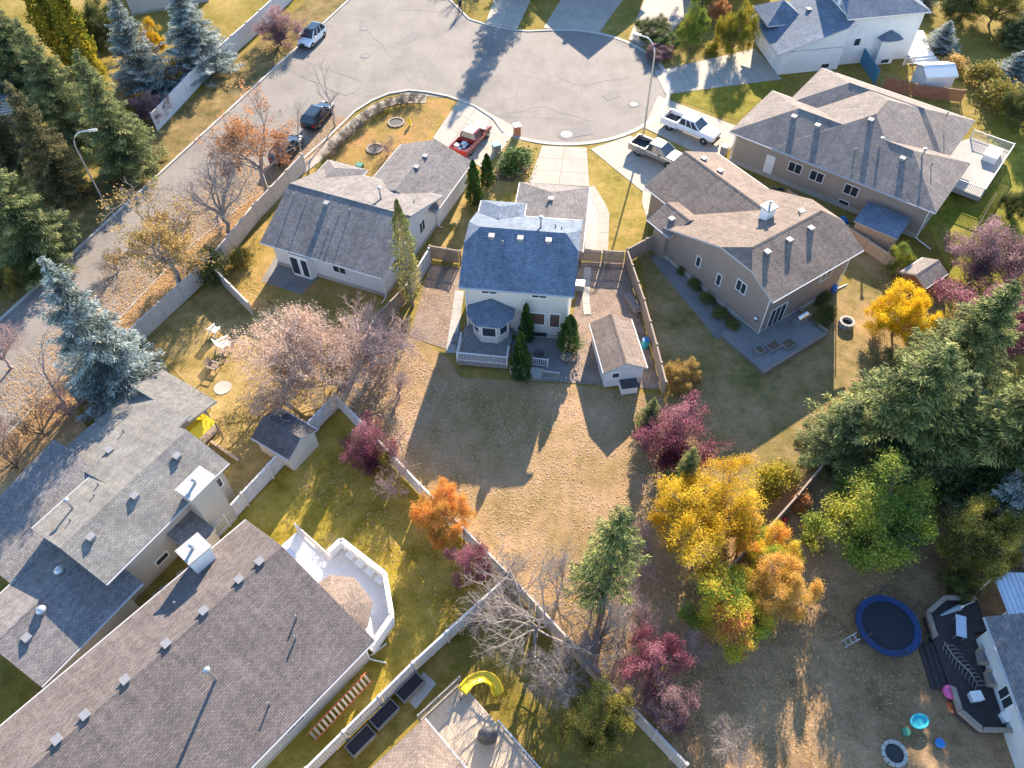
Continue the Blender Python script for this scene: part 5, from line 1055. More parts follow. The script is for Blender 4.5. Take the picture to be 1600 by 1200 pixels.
def seg_tubes(S, sides=3):
    """S rows: p0(3) p1(3) r0 r1"""
    S = np.asarray(S); p0,p1,r0,r1 = S[:,:3],S[:,3:6],S[:,6:7],S[:,7:8]; d = unit_rows(p1-p0); t = np.where(np.abs(d[:,2:3])>.9,[[1.,0,0]],[[0,0,1.]]); a = unit_rows(np.cross(d,t)); b = np.cross(d,a); V = []
    for p,r in ((p0,r0),(p1,r1)):
        for k in range(sides): th = 2*math.pi*k/sides; V.append(p+(a*math.cos(th)+b*math.sin(th))*r)
    V = np.stack(V,1).reshape(-1,3); o = np.arange(len(S))[:,None]*2*sides; Q = np.concatenate([o+np.array([[k,(k+1)%sides,sides+(k+1)%sides,sides+k]]) for k in range(sides)],0); return V,Q
def skeleton(seed, H=8.0, R=3.5, trunk=.28, counts=(8,7,6,4), upw=.55, lean=0, r0=.16, wig=.22, spread=(35,62)):
    rng = random.Random(seed); segs = [[],[],[],[],[]]; tips = []
    def grow(p,d,L,r,lev):
        n = 5 if lev < 2 else 3; pts = [p]
        for i in range(n):
            d = (d+Vector((rng.gauss(0,wig),rng.gauss(0,wig),rng.gauss(0,wig)*.6+.06*upw))).normalized(); q = pts[-1]+d*(L/n); ra = r*(1-.75*i/n); rb = r*(1-.75*(i+1)/n); segs[lev].append((*pts[-1],*q,ra,rb)); pts.append(q)
        if lev >= 3: tips.append((pts[-1],d)); tips.append((pts[len(pts)//2],d))
        if lev < len(counts):
            c = counts[lev]
            for k in range(c):
                f = .28+.72*(k+rng.random()*.8)/c; i = min(n-1,int(f*n)); q = pts[i].lerp(pts[i+1],f*n-i); dd = (pts[i+1]-pts[i]).normalized(); ax = dd.cross(Vector((rng.gauss(0,1),rng.gauss(0,1),rng.gauss(0,1)))).normalized(); a = math.radians(rng.uniform(*spread)); nd_ = (Matrix.Rotation(a,3,ax) @ dd); nd_.z += .15*upw; grow(q,nd_.normalized(),L*rng.uniform(.42,.62)*(1.12-.5*f),max(.006,r*.5*(1-.4*f)),lev+1)
    th = H*trunk; p = Vector((0,0,0)); tp = [p]
    for i in range(4): q = Vector((rng.gauss(0,.04)*H*.3,rng.gauss(0,.04)*H*.3,th*(i+1)/4)); segs[0].append((*tp[-1],*q,r0*(1.35 if i == 0 else 1.1-.08*i),r0*(1.1-.08*(i+1)))); tp.append(q)
    n0 = counts[0]
    for k in range(n0):
        a = 2*math.pi*(k*.618+rng.random()*.15); el = math.radians(rng.uniform(28,75) if k else 85); f = rng.uniform(.75,1) if k else 1; q = tp[-1]*f; d = Vector((math.cos(a)*math.cos(el),math.sin(a)*math.cos(el),math.sin(el)))
        L = 1/math.sqrt((math.cos(el)/R)**2+(math.sin(el)/(H-th))**2)*.8; grow(q,d,L,r0*.6,1)
    return segs,tips
class Kind: pass
KINDS = {}
def deciduous(key, seed, nleaf, lsize, fill=.5, **kw):
    segs,tips = skeleton(seed,**kw); k = Kind(); rng = np.random.default_rng(seed)
    big = segs[0]+segs[1]; fine = segs[2]+segs[3]+segs[4]; V,Q = seg_tubes(big,5); k.trunk = (V,Q); fv = seg_tubes(fine,3); k.twigs = fv; allp = np.array([s[3:6] for s in fine]); k.H = max(allp[:,2]); k.R = np.percentile(np.hypot(allp[:,0],allp[:,1]),97)
    if nleaf:
        T = np.array([[*t[0]] for t in tips]+[list(s[3:6]) for s in segs[3]+segs[4]]); wv = np.sin(T[:,0]*2.1+seed)*np.sin(T[:,1]*2.3+1)+np.sin(T[:,2]*2.6+seed*.7)*np.sin(T[:,0]*1.2-T[:,1]*1.1); pw = np.clip(.62+.55*wv,.04,1)**1.5; i = rng.choice(len(T),nleaf,p=pw/pw.sum()); c = T[i]+rng.normal(size=(nleaf,3))*lsize*fill*1.6; k.leaves = leaf_quads(c,lsize*rng.uniform(.6,1.35,nleaf),rng)
        blot = np.sin(T[i][:,0]*1.3+seed)+np.sin(T[i][:,1]*1.5)+np.sin(T[i][:,2]*1.7); k.rnd = np.clip(.5+.16*blot+rng.normal(size=nleaf)*.17,0,1)
    else: k.leaves = None
    KINDS[key] = k; return k
def conifer(key, seed, H=12.0, R=3.0, dens=1.0, droop=.28, low=.03, power=.72, fs=.46, open_=0.0):
    """whorled branches carrying flat drooping fronds of needle sprays"""
    rng = np.random.default_rng(seed); k = Kind(); segs = [(0,0,0,0,0,H*.5,.2,.11),(0,0,H*.5,0,0,H*.98,.11,.02)]; Cn = []; D = []; tone = []; z = H*low
    while z < H*.985:
        f = z/H; rad = R*(1-f)**power+.08; nb = max(4,int((4+5*(1-f))*dens))
        for b in range(nb):
            if rng.random() < open_: continue
            a = rng.uniform(0,2*math.pi); L = rad*rng.uniform(.62,1.18); n = max(3,int(L/.095)); t = (np.arange(n)+.5)/n; u = np.array([math.cos(a),math.sin(a)]); v = np.array([-u[1],u[0]]); sag = droop*rng.uniform(.5,1.4); z0 = z+rng.uniform(-.22,.22); br = rng.normal()*.16; rl = rng.normal()*.35
            zz = z0+L*(.16*t-sag*t**1.4+.2*t**3); px = np.outer(t*L,u); w = (.42*L**.8*(1-t)**.7*np.minimum(1,t*3+.1)+.07)*rng.uniform(.7,1.2)
            for s_ in (-1,1):
                for q in (.2,.45,.72,1.0):
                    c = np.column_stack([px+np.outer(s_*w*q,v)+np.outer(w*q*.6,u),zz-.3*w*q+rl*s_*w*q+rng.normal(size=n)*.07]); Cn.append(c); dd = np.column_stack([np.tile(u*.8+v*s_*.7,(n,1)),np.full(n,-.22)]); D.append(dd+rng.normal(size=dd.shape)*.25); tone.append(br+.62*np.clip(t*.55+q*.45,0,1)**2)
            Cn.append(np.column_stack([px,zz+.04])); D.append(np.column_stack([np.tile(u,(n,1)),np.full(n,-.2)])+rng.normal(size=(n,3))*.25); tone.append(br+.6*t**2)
            segs.append((0,0,z,*(u*L*.85),zz[-1],.03,.008))
        z += H*.023*(1.2-.5*f)+.03
    Cn = np.concatenate(Cn); D = np.concatenate(D); tone = np.concatenate(tone); n = len(Cn); Cn = Cn+rng.normal(size=Cn.shape)*.075
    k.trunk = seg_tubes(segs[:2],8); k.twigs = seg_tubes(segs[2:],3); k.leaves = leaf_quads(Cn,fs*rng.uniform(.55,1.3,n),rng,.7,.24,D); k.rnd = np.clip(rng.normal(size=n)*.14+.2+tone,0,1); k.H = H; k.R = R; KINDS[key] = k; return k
def column(key, seed, H=10.0, R=1.0, n=9000, lsize=.2, shape='cedar', low=.02):
    """narrow upright crown: ascending sprays filling a spindle"""
    rng = np.random.default_rng(seed); k = Kind(); f = rng.random(n)**.85*(1-low)+low
    prof = (np.sin(np.pi*np.clip(f*.93+.07,0,1))**.6*(1-f*.35)) if shape == 'poplar' else (np.minimum(1,(f+.02)*7)**.6*(1-f)**.62*1.12)
    lump = 1+.16*np.sin(f*31+seed)+.1*rng.normal(size=n); a = rng.uniform(0,2*math.pi,n); lob = 1+.14*np.sin(a*3+f*9); r = R*prof*lump*lob*np.sqrt(rng.uniform(.25,1,n)); Cn = np.column_stack([r*np.cos(a),r*np.sin(a),f*H]); D = np.column_stack([np.cos(a)*.35,np.sin(a)*.35,np.ones(n)])+rng.normal(size=(n,3))*.35
    k.leaves = leaf_quads(Cn,lsize*rng.uniform(.6,1.3,n),rng,.2,.6,D); k.rnd = np.clip(.5+.25*np.sin(a*2+f*6)+rng.normal(size=n)*.18,0,1); k.trunk = seg_tubes([(0,0,0,0,0,H*.9,.05*H**.5,.01)],6); S = []
    for i in range(60): ff = .08+.8*i/60; aa = i*2.4; S.append((0,0,ff*H*.85,math.cos(aa)*R*.6,math.sin(aa)*R*.6,ff*H*.85+.13*H*(1-ff),.02,.006))
    k.twigs = seg_tubes(S,3); k.H = H; k.R = R; KINDS[key] = k; return k
_tm = {}
def tree(key, name, label, base, H, R, leafmat=None, bark='bark', rot=0.0, group=None, tilt=(0,0), cat='tree'):
    """a tree: trunk and limbs, twigs, foliage; mesh data is shared by all trees of one kind and finish"""
    k = KINDS[key]; bm_ = MAT[bark] if isinstance(bark,str) else bark; lm_ = leafmat if k.leaves is not None else None
    if (key,lm_ is not None) not in _tm:
        tw = k.twigs; first = [] if (key,lm_ is None) not in _tm else [_tm[(key,lm_ is None)][0]]
        meshes = first or [('trunk',np_mesh('trunk',*k.trunk,mats=[None]))]
        if lm_ is None: meshes = meshes+[('crown',np_mesh('crown_twigs',*tw,mats=[None]))]
        else:
            V,Q = k.leaves; n0 = len(V); me = np_mesh('crown_leaves',np.concatenate([V,tw[0]]),np.concatenate([Q,tw[1]+n0]),np.concatenate([k.rnd,np.zeros(len(tw[1]))]),[None,None]); me.polygons.foreach_set('material_index',np.concatenate([np.zeros(len(Q),np.int32),np.ones(len(tw[1]),np.int32)])); meshes = meshes+[('crown',me)]
        _tm[(key,lm_ is not None)] = meshes
    t = thing(name,label,cat,(base.x,base.y,base.z),rot,group); t.rotation_euler = (tilt[0],tilt[1],rot); t.scale = (R/k.R,R/k.R,H/k.H)
    for nm,me in _tm[(key,lm_ is not None)]:
        o = bpy.data.objects.new(nm,me); C.objects.link(o); o.parent = t
        for sl,mt in zip(o.material_slots,[bm_] if len(o.material_slots) == 1 else [lm_,bm_]): sl.link = 'OBJECT'; sl.material = mt
    return t
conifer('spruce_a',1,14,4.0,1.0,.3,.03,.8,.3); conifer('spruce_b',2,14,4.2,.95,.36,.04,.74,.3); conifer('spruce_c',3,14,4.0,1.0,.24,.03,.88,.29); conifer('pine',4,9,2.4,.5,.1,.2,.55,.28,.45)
column('cedar',5,4.5,.75,5200,.17); column('cedar_fat',6,4.0,1.0,5200,.17); column('aspen',8,11,1.1,4200,.2,'poplar',.06); column('poplar',7,11,1.1,9000,.22,'poplar',.08)
deciduous('bare_a',11,0,0,H=8,R=3.2,counts=(9,9,8,6)); deciduous('bare_b',12,0,0,H=8,R=3.4,trunk=.22,counts=(10,9,8,6),upw=.3); deciduous('bare_thin',13,0,0,H=7,R=1.8,counts=(6,6,5,3),trunk=.32,r0=.09,upw=1.2,spread=(22,45))
deciduous('gnarl',14,0,0,H=9,R=4.0,trunk=.3,counts=(8,8,7,5),upw=.2,wig=.3,r0=.1,spread=(30,70))
deciduous('sparse',15,7500,.13,H=8,R=3.2,counts=(8,8,7,4)); deciduous('wispy',16,12000,.105,.8,H=7,R=4.0,trunk=.16,counts=(11,9,9,6),upw=.3,r0=.14)
deciduous('leafy_a',17,42000,.135,1.0,H=8,R=3.4,trunk=.2,counts=(10,8,6,3)); deciduous('leafy_b',18,42000,.14,1.0,H=7,R=3.6,trunk=.15,counts=(11,8,6,3),upw=.25)
deciduous('plum',19,19000,.1,.9,H=5,R=2.6,trunk=.12,counts=(10,8,7,4),upw=.7,r0=.1); deciduous('shrub',20,4200,.17,1.0,H=2.2,R=1.3,trunk=.06,counts=(10,6,5,2),r0=.05); deciduous('bare_shrub',21,0,0,H=2.4,R=1.5,trunk=.05,counts=(11,8,6,4),r0=.04,upw=.9)
deciduous('feather',22,44000,.12,1.1,H=8,R=3.3,trunk=.15,counts=(11,9,6,3),upw=.1,wig=.16)
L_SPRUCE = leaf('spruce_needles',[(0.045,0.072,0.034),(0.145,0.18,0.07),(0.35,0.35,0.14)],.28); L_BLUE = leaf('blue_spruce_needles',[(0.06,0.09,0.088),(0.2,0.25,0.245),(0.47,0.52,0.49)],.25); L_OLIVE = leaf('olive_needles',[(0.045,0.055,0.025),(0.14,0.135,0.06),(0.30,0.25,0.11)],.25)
L_TEAL = leaf('blue_green_needles',[(0.045,0.07,0.026),(0.135,0.17,0.055),(0.35,0.345,0.115)],.25)
L_CEDAR = leaf('cedar_foliage',[(0.025,0.065,0.015),(0.05,0.115,0.022),(0.11,0.17,0.04)],.2); L_POPLAR = leaf('poplar_leaves',[(0.11,0.13,0.02),(0.22,0.21,0.03),(0.45,0.34,0.03)],.35); L_ASPEN = leaf('aspen_leaves',[(0.13,0.16,0.06),(0.24,0.24,0.09),(0.38,0.31,0.12)],.35)
L_YELLOW = leaf('golden_leaves',[(0.58,0.32,0.02),(0.74,0.47,0.025),(0.8,0.58,0.06)],.4); L_BRIGHT = leaf('bright_yellow_leaves',[(0.6,0.36,0.01),(0.75,0.5,0.015),(0.8,0.58,0.03)],.35); L_ORANGE = leaf('orange_leaves',[(0.48,0.27,0.06),(0.66,0.33,0.07),(0.74,0.29,0.08)],.4)
L_PLUM = leaf('plum_leaves',[(0.12,0.03,0.05),(0.27,0.075,0.11),(0.44,0.19,0.22)],.3); L_PLUMGREY = leaf('dusty_plum_leaves',[(0.14,0.08,0.095),(0.28,0.16,0.17),(0.42,0.26,0.25)],.3); L_RUST = leaf('rust_leaves',[(0.35,0.16,0.07),(0.52,0.24,0.1),(0.6,0.34,0.16)],.35)
L_AMBER = leaf('amber_leaves',[(0.48,0.3,0.07),(0.62,0.4,0.09),(0.7,0.4,0.11)],.4); L_GREEN = leaf('green_leaves',[(0.08,0.14,0.025),(0.17,0.23,0.04),(0.42,0.38,0.05)],.3); L_MIX = leaf('mixed_autumn_leaves',[(0.14,0.25,0.05),(0.40,0.44,0.05),(0.76,0.58,0.04),(0.72,0.24,0.09)],.3); L_OLV = leaf('olive_leaves',[(0.09,0.095,0.02),(0.2,0.185,0.04),(0.42,0.33,0.07)],.3); L_TANLEAF = leaf('tan_leaves',[(0.30,0.2,0.07),(0.45,0.29,0.09),(0.52,0.36,0.12)],.35); L_BLUSH = leaf('blush_leaves',[(0.44,0.31,0.24),(0.55,0.38,0.28),(0.64,0.45,0.31)],.4); L_DARK = leaf('dark_shrub_leaves',[(0.045,0.07,0.018),(0.09,0.115,0.03),(0.17,0.17,0.05)],.25)
def T(key,name,label,b,vtop,R,lm=None,bark='bark',rot=0.0,**kw):
    base = P(*b); return tree(key,name,label,base,height_to(base,vtop),R,lm,bark,rot,**kw)
def TC(key,name,label,c,rw,H,lm=None,bark='bark',rot=0.0,**kw):
    """broad tree: c is the middle of its crown in the survey, rw half its width there"""
    q = P(c[0],c[1],H*.55); dist = (Vector((0,0,CAM_H))-q).length*FOC/math.hypot(FOC,math.hypot(c[0]-800,c[1]-600)); R_ = rw*dist/FOC*.93
    return tree(key,name,label,Vector((q.x,q.y,0)),H,R_,lm,bark,rot,**kw)
# across the street
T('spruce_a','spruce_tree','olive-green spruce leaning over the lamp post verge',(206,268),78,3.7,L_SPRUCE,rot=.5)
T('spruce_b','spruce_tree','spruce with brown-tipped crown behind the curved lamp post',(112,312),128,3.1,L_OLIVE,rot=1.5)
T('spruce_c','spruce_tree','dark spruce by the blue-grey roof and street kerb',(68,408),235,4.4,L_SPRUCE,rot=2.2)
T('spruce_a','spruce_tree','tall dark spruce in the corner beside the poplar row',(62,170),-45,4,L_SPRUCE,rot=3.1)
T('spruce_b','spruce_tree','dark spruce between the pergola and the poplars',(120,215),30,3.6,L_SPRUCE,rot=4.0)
T('spruce_c','blue_spruce','blue spruce behind the golden shrub and white fence',(236,148),-12,3.9,L_BLUE,rot=.3)
T('spruce_a','blue_spruce','blue spruce standing against the white fence by the beige house',(318,112),-22,4.3,L_BLUE,rot=1.2)
for i,(b,vt,l) in enumerate((((160,150),-40,'tall yellow-green columnar poplar nearest the olive spruce'),((128,120),-60,'tall yellow-green columnar poplar in the middle of its row'),((100,90),-75,'tall yellow-green columnar poplar at the uphill end of its row'))): T('poplar','poplar_tree',l,b,vt,1.7,L_POPLAR,rot=i)
TC('leafy_a','golden_tree','small golden tree between the two blue spruces',(235,58),26,5,L_YELLOW)
TC('leafy_b','autumn_shrub','orange-brown shrub at the foot of the blue spruce',(264,112),18,2.5,L_TANLEAF,cat='shrub')
TC('plum','plum_tree','dusty purple shrub at the end of the white fence',(232,165),34,3.5,L_PLUMGREY,cat='shrub')
TC('plum','plum_tree','purple plum tree overhanging the white fence by the white SUV',(432,38),46,4.5,L_PLUMGREY,rot=1)
TC('leafy_b','autumn_shrub','rusty shrub at the street edge below the dark spruce',(5,440),24,3,L_OLV,cat='shrub')
TC('leafy_b','autumn_shrub','olive shrub with rust tints under the dark spruce',(40,425),24,2.5,L_DARK,rot=2,cat='shrub')
T('spruce_b','spruce_tree','dark spruce at the upper corner above the tall corner spruce',(15,110),-60,3.8,L_SPRUCE,rot=1.1)
T('spruce_c','spruce_tree','dark olive spruce beside the pergola posts',(25,268),95,3.4,L_OLIVE,rot=2.7)
TC('leafy_b','leafy_tree','dark leafy tree behind the poplar row',(150,40),40,6,L_DARK,rot=1)
# big blue spruce and street trees
T('spruce_b','blue_spruce','large silvery blue spruce beside the split-level house',(205,622),405,3.9,L_BLUE,rot=.9)
T('sparse','street_tree','street tree with thinning orange leaves beside the parked SUV',(418,303),135,4.1,L_RUST,'greybark',.4)
T('bare_a','street_tree','bare grey street tree on the orange verge',(361,369),222,4.0,None,'greybark',1.1)
T('sparse','street_tree','near-bare street tree with yellow tips beside the cream fence',(284,448),292,4.4,L_TANLEAF,'greybark',2.0)
T('bare_thin','street_tree','thin bare street tree beside the rear parked black SUV',(474,248),150,1.7,None,'greybark')
T('bare_thin','street_tree','thin bare street tree beside the black SUV near the hedge',(524,198),90,1.7,None,'greybark',2)
T('bare_thin','street_tree','slim bare tree in front of the split-level house shrubs',(100,628),535,2.6,None,'greybark',1)
T('bare_b','street_tree','mauve bare tree at the street edge by the dry verge',(18,575),490,2.4,None,'rosebark',2)
for i,(b,vt,l) in enumerate((((70,680),625,'brown bare shrub below the slim bare tree'),((110,650),600,'rusty bare shrub at the corner of the split-level house'),((30,735),660,'brown bare shrub at the kerb of the split-level house'),((8,700),640,'dry brown shrub at the very edge of the street'),((185,425),392,'small bare shrub on the orange verge across from the spruces'))): T('bare_shrub','bare_shrub',l,b,vt,1.7,None,'rosebark' if i%2 else 'bark',i,cat='shrub')
# hedge along the corner walk
hp = [P(*q) for q in ((655,160),(628,163),(600,172),(575,188),(550,210),(527,233),(508,256))]; n = 0
for a,b in zip(hp,hp[1:]):
    for k in range(3):
        q = a.lerp(b,k/3); n += 1; tree('bare_shrub','hedge_plant','brown leafless hedge plant in the row along the corner walk',q,1.2+.1*(n%3),.95,None,'bark',n*1.7,'hedge plants along the corner walk',cat='hedge')
T('bare_shrub','bare_shrub','small bare ornamental shrub beside the west garage',(607,240),212,1.0,None,'rosebark',cat='shrub'); T('bare_shrub','bare_shrub','small brown shrub inside the stone ring',(586,234),220,.6,None,'bark',1,cat='shrub'); T('shrub','juniper','green spreading juniper in the front bed beside the boulders',(806,266),240,1.7,L_CEDAR,cat='shrub')
T('shrub','shrub','green leafy shrub at the corner of the cream precast fence',(338,432),398,1.5,L_DARK,'bark',1,cat='shrub'); T('shrub','shrub','small olive shrub inside the cream fence near the patio',(378,412),392,.9,L_OLV,cat='shrub')
# around the west house
T('aspen','poplar_tree','columnar aspen with green leaves against the white-sided house',(645,478),312,1.15,L_ASPEN,'palebark')
TC('wispy','bare_tree','broad blush-coloured tree with sparse tan leaves over the yard',(445,545),122,6.5,L_BLUSH,'blushbark')
TC('bare_b','bare_tree','broad mauve-grey bare tree beside the white-sided house',(570,520),92,8,None,'rosebark',1.3); TC('wispy','bare_tree','low blush tree beneath the mauve-grey bare tree',(520,570),104,5.5,L_BLUSH,'blushbark',2.4)
T('cedar','cedar_tree','tall green cedar left of its shorter twin by the west garage',(742,318),250,.85,L_CEDAR,cat='cedar'); T('cedar','cedar_tree','shorter green cedar beside its taller twin by the west garage',(762,288),240,.75,L_CEDAR,rot=2,cat='cedar')
T('cedar','cedar_tree','slim cedar between the breakfast bay and the brown-blind window',(822,532),474,.62,L_CEDAR,rot=1,cat='cedar'); T('cedar','cedar_tree','cedar with pale tips between the deck and patio',(814,590),520,.85,L_CEDAR,rot=3,cat='cedar'); T('cedar_fat','cedar_tree','broad rounded cedar at the patio corner of the cream house',(888,548),492,1.0,L_CEDAR,cat='cedar')
# centre yard edges
TC('plum','plum_tree','magenta plum tree straddling the pale fence',(574,694),56,4.5,L_PLUM,rot=1); T('shrub','shrub','small green shrub beneath the magenta plum tree',(598,738),715,.8,L_OLV,cat='shrub'); T('bare_shrub','bare_shrub','pinkish bare shrub behind the pale fence',(618,770),722,1.5,None,'rosebark',cat='shrub'); T('bare_thin','bare_tree','thin pale sapling in front of the pale fence',(640,752),690,1.3,None,'palebark',2)
TC('leafy_b','maple_tree','orange autumn maple on the pale fence line',(690,803),50,4.6,L_ORANGE,rot=.6); TC('plum','plum_tree','deep purple plum tree beside the orange maple',(738,877),44,4.5,L_PLUM,rot=2.2)
TC('gnarl','bare_tree','dead white tree with wide pale branches above the fence',(838,955),150,8.5,None,'palebark',.6); TC('bare_b','bare_tree','pale bare tree beside the lone pine',(945,970),58,7,None,'palebark',2.2); TC('bare_shrub','bare_shrub','pale bare shrub at the foot of the dead white tree',(805,950),36,3,None,'palebark',1,cat='shrub')
T('bare_thin','bare_tree','pale sapling branching over the golden lawn',(868,950),860,1.4,None,'palebark',1)
for i,(c_,rw,h_,bk,l) in enumerate((((790,890),44,4,'palebark','pale twiggy sapling where three fences meet'),((905,1000),48,4.5,'palebark','pale twiggy tree between the dead white tree and the lone pine'),((970,1000),46,3.5,'greybark','grey twiggy shrub below the lone pine'),((880,890),36,3.5,'palebark','pale twiggy shrub on the golden lawn above the dead white tree'),((985,940),40,3.0,'rosebark','reddish twiggy shrub between pine and golden larch'),((850,1050),56,4.0,'palebark','pale twiggy tree over the pale weathered fence'),((1010,975),36,3.0,'rosebark','rosy twiggy shrub above the crimson plum'),((620,600),36,3.0,'rosebark','mauve twiggy shrub at the edge of the golden lawn'),((890,1050),50,4.0,'greybark','grey twiggy tree where the pale fence meets the olive tree'),((960,1050),46,3.5,'rosebark','mauve twiggy shrub between olive tree and crimson plum'),((930,930),40,3.2,'greybark','grey twiggy shrub at the trunk of the lone pine'),((760,960),42,3.6,'palebark','pale twiggy sapling over the white board fence'),((995,1090),44,3.6,'rosebark','mauve brush beside the dusky plum tree'),((1085,1010),36,2.8,'rosebark','mauve brush between crimson plum and coloured maple'))): TC('bare_b' if i%2 else 'bare_a','bare_tree',l,c_,rw,h_,None,bk,i*1.3)
T('pine','pine_tree','lone green pine with visible trunk on the golden lawn edge',(940,955),798,2.5,L_TEAL)
TC('bare_shrub','bare_shrub','reddish bare shrub right of the lone pine',(995,835),34,2.5,None,'rosebark',cat='shrub'); TC('bare_shrub','bare_shrub','second reddish bare shrub closer to the yellow tree',(1003,890),30,2.2,None,'rosebark',2,cat='shrub')
TC('plum','plum_tree','wide crimson plum tree behind the yellow tree',(1057,675),80,5,L_PLUM,rot=.4); T('spruce_c','spruce_tree','small blue-green spruce tucked under the crimson plum tree',(1012,672),622,1.3,L_TEAL); TC('leafy_b','shrub','rounded tan shrub at the end of the shed-side fence',(1068,586),32,2.4,L_TANLEAF,cat='shrub'); T('spruce_b','spruce_tree','small green spruce between the crimson plum and the yellow tree',(1062,775),700,1.5,L_TEAL,rot=1)
TC('feather','larch_tree','large golden-yellow larch in the middle of the yard edge',(1105,805),96,6.8,L_YELLOW); TC('leafy_a','golden_tree','pale gold tree pressed against the large larch',(1165,808),36,4,L_AMBER,rot=1)
TC('leafy_a','maple_tree','multicoloured green, yellow and red autumn maple',(1135,930),84,4.6,L_MIX,rot=2); TC('leafy_b','maple_tree','small scarlet-tinted maple by the thin-topped fence',(1202,862),52,3.2,L_MIX,rot=.3); TC('leafy_b','maple_tree','tan-orange maple on the dry lawn edge',(1222,918),56,4.4,L_AMBER,'greybark',1.4)
TC('plum','plum_tree','crimson-twigged plum tree beside the pale weathered fence',(1025,1025),62,5,L_PLUM,rot=3); TC('plum','plum_tree','dusky plum tree in the deep shade below the crimson one',(1050,1100),52,4.5,L_PLUMGREY,rot=1.3); TC('leafy_a','leafy_tree','olive-green tree with golden patches behind the pale fence',(942,1115),66,6,L_OLV,rot=.7)
TC('bare_b','bare_tree','pale bare shrub-like tree at the bottom of the dry lawn',(1145,1155),52,4,None,'palebark'); TC('shrub','shrub','yellow-green shrub with silver base near the spruce shade',(1208,752),28,2,L_POPLAR,cat='shrub'); TC('shrub','shrub','rust-brown shrub beside the yellow-green one',(1228,738),22,1.6,L_OLV,rot=2,cat='shrub'); TC('shrub','shrub','small bright green shrub below the thin-topped fence',(1270,832),16,1.5,L_GREEN,cat='shrub'); TC('shrub','shrub','small orange shrub behind the thin-topped fence',(1255,785),15,1.3,L_RUST,cat='shrub')
# east trees
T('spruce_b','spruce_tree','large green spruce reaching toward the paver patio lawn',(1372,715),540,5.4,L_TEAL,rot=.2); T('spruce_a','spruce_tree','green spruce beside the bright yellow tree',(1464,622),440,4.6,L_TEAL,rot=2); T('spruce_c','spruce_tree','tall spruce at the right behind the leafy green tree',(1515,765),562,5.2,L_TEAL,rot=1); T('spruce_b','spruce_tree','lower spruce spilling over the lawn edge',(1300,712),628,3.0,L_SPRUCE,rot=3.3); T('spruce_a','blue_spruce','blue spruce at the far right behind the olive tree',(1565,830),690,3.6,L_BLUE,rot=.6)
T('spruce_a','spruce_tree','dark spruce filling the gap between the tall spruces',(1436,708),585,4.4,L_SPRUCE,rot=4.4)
TC('leafy_a','leafy_tree','big leafy green maple with yellowing tips above the trampoline',(1385,790),104,8,L_GREEN,rot=.5); TC('leafy_b','leafy_tree','olive-green tree right of the leafy green maple',(1545,840),68,6,L_OLV,rot=2); TC('leafy_b','shrub','dark green shrub beside the dark deck corner',(1500,912),30,2.2,L_DARK,cat='shrub')
TC('leafy_b','golden_tree','bright yellow tree against the spruce cluster',(1412,490),52,4.5,L_BRIGHT,rot=1); TC('leafy_a','leafy_tree','small yellow-green tree over the tan panel fence',(1412,398),26,3.5,L_GREEN,rot=2)
TC('plum','plum_tree','dusty purple tree beside the bright lawn',(1540,388),72,5.5,L_PLUMGREY,rot=.4); TC('plum','plum_tree','magenta-twigged plum tree behind the green spruce',(1560,492),100,6,L_PLUM,rot=1.8); TC('plum','plum_tree','dusty purple tree at the right edge of the bright lawn',(1598,398),68,5.5,L_PLUMGREY,rot=2.9); TC('leafy_b','leafy_tree','dark evergreen shrub above the bright lawn',(1592,318),28,3,L_DARK,cat='shrub')
# north-east
TC('leafy_a','leafy_tree','rounded green tree beside the turning circle driveway',(1088,28),30,6.5,L_GREEN,rot=.9); TC('leafy_b','golden_tree','yellow-topped tree beside the white two-storey house',(1152,46),34,5.5,L_POPLAR,rot=.2); TC('leafy_b','autumn_shrub','rust-red shrub between the green and yellow-topped trees',(1122,14),20,3,L_RUST,rot=1,cat='shrub')
for i,(b,vt,R_,l) in enumerate((((1018,58),30,2.3,'clipped round green shrub beneath the street lamp head'),((1034,78),54,1.9,'clipped round green shrub below its larger neighbour'),((1030,92),72,1.6,'mauve-tinged round shrub at the driveway edge'))): T('leafy_b','round_shrub',l,b,vt,R_,(L_DARK,L_CEDAR,L_PLUMGREY)[i],rot=i,cat='shrub')
T('shrub','shrub','tiny yellow shrub at the driveway edge of the round shrubs',(1113,80),68,.9,L_POPLAR,cat='shrub')
T('spruce_c','blue_spruce','small blue spruce beside the white painted deck',(1466,78),32,2.3,L_BLUE)
for i,(b,vt,R_,lm,k_,l) in enumerate((((1500,30),-40,3.6,L_DARK,'leafy_a','dark leafy tree behind the white painted deck'),((1545,40),-30,3.4,L_OLV,'leafy_b','olive tree at the far corner beyond the white shed'),((1590,70),5,3.0,L_SPRUCE,'spruce_a','dark spruce at the far right beyond the white shed'),((1575,130),80,2.6,L_BLUE,'spruce_b','low blue spruce beside the red-brown fence'),((1552,165),128,2.0,L_OLV,'shrub','olive shrub at the end of the red-brown fence'),((1530,130),100,1.6,L_OLV,'shrub','leafy olive clump right of the white shed'),((1590,200),140,2.6,L_DARK,'leafy_b','dark shrub above the bright lawn corner'),((1490,110),90,1.3,L_TANLEAF,'shrub','pale dry grass clump below the small blue spruce'),((1430,12),-30,2.6,L_BLUE,'spruce_c','blue spruce behind the roof of the white two-storey house'))): T(k_,'shrub' if k_ == 'shrub' else 'spruce_tree' if 'spruce' in k_ else 'leafy_tree',l,b,vt,R_,lm,rot=i,cat='shrub' if k_ == 'shrub' else 'tree')
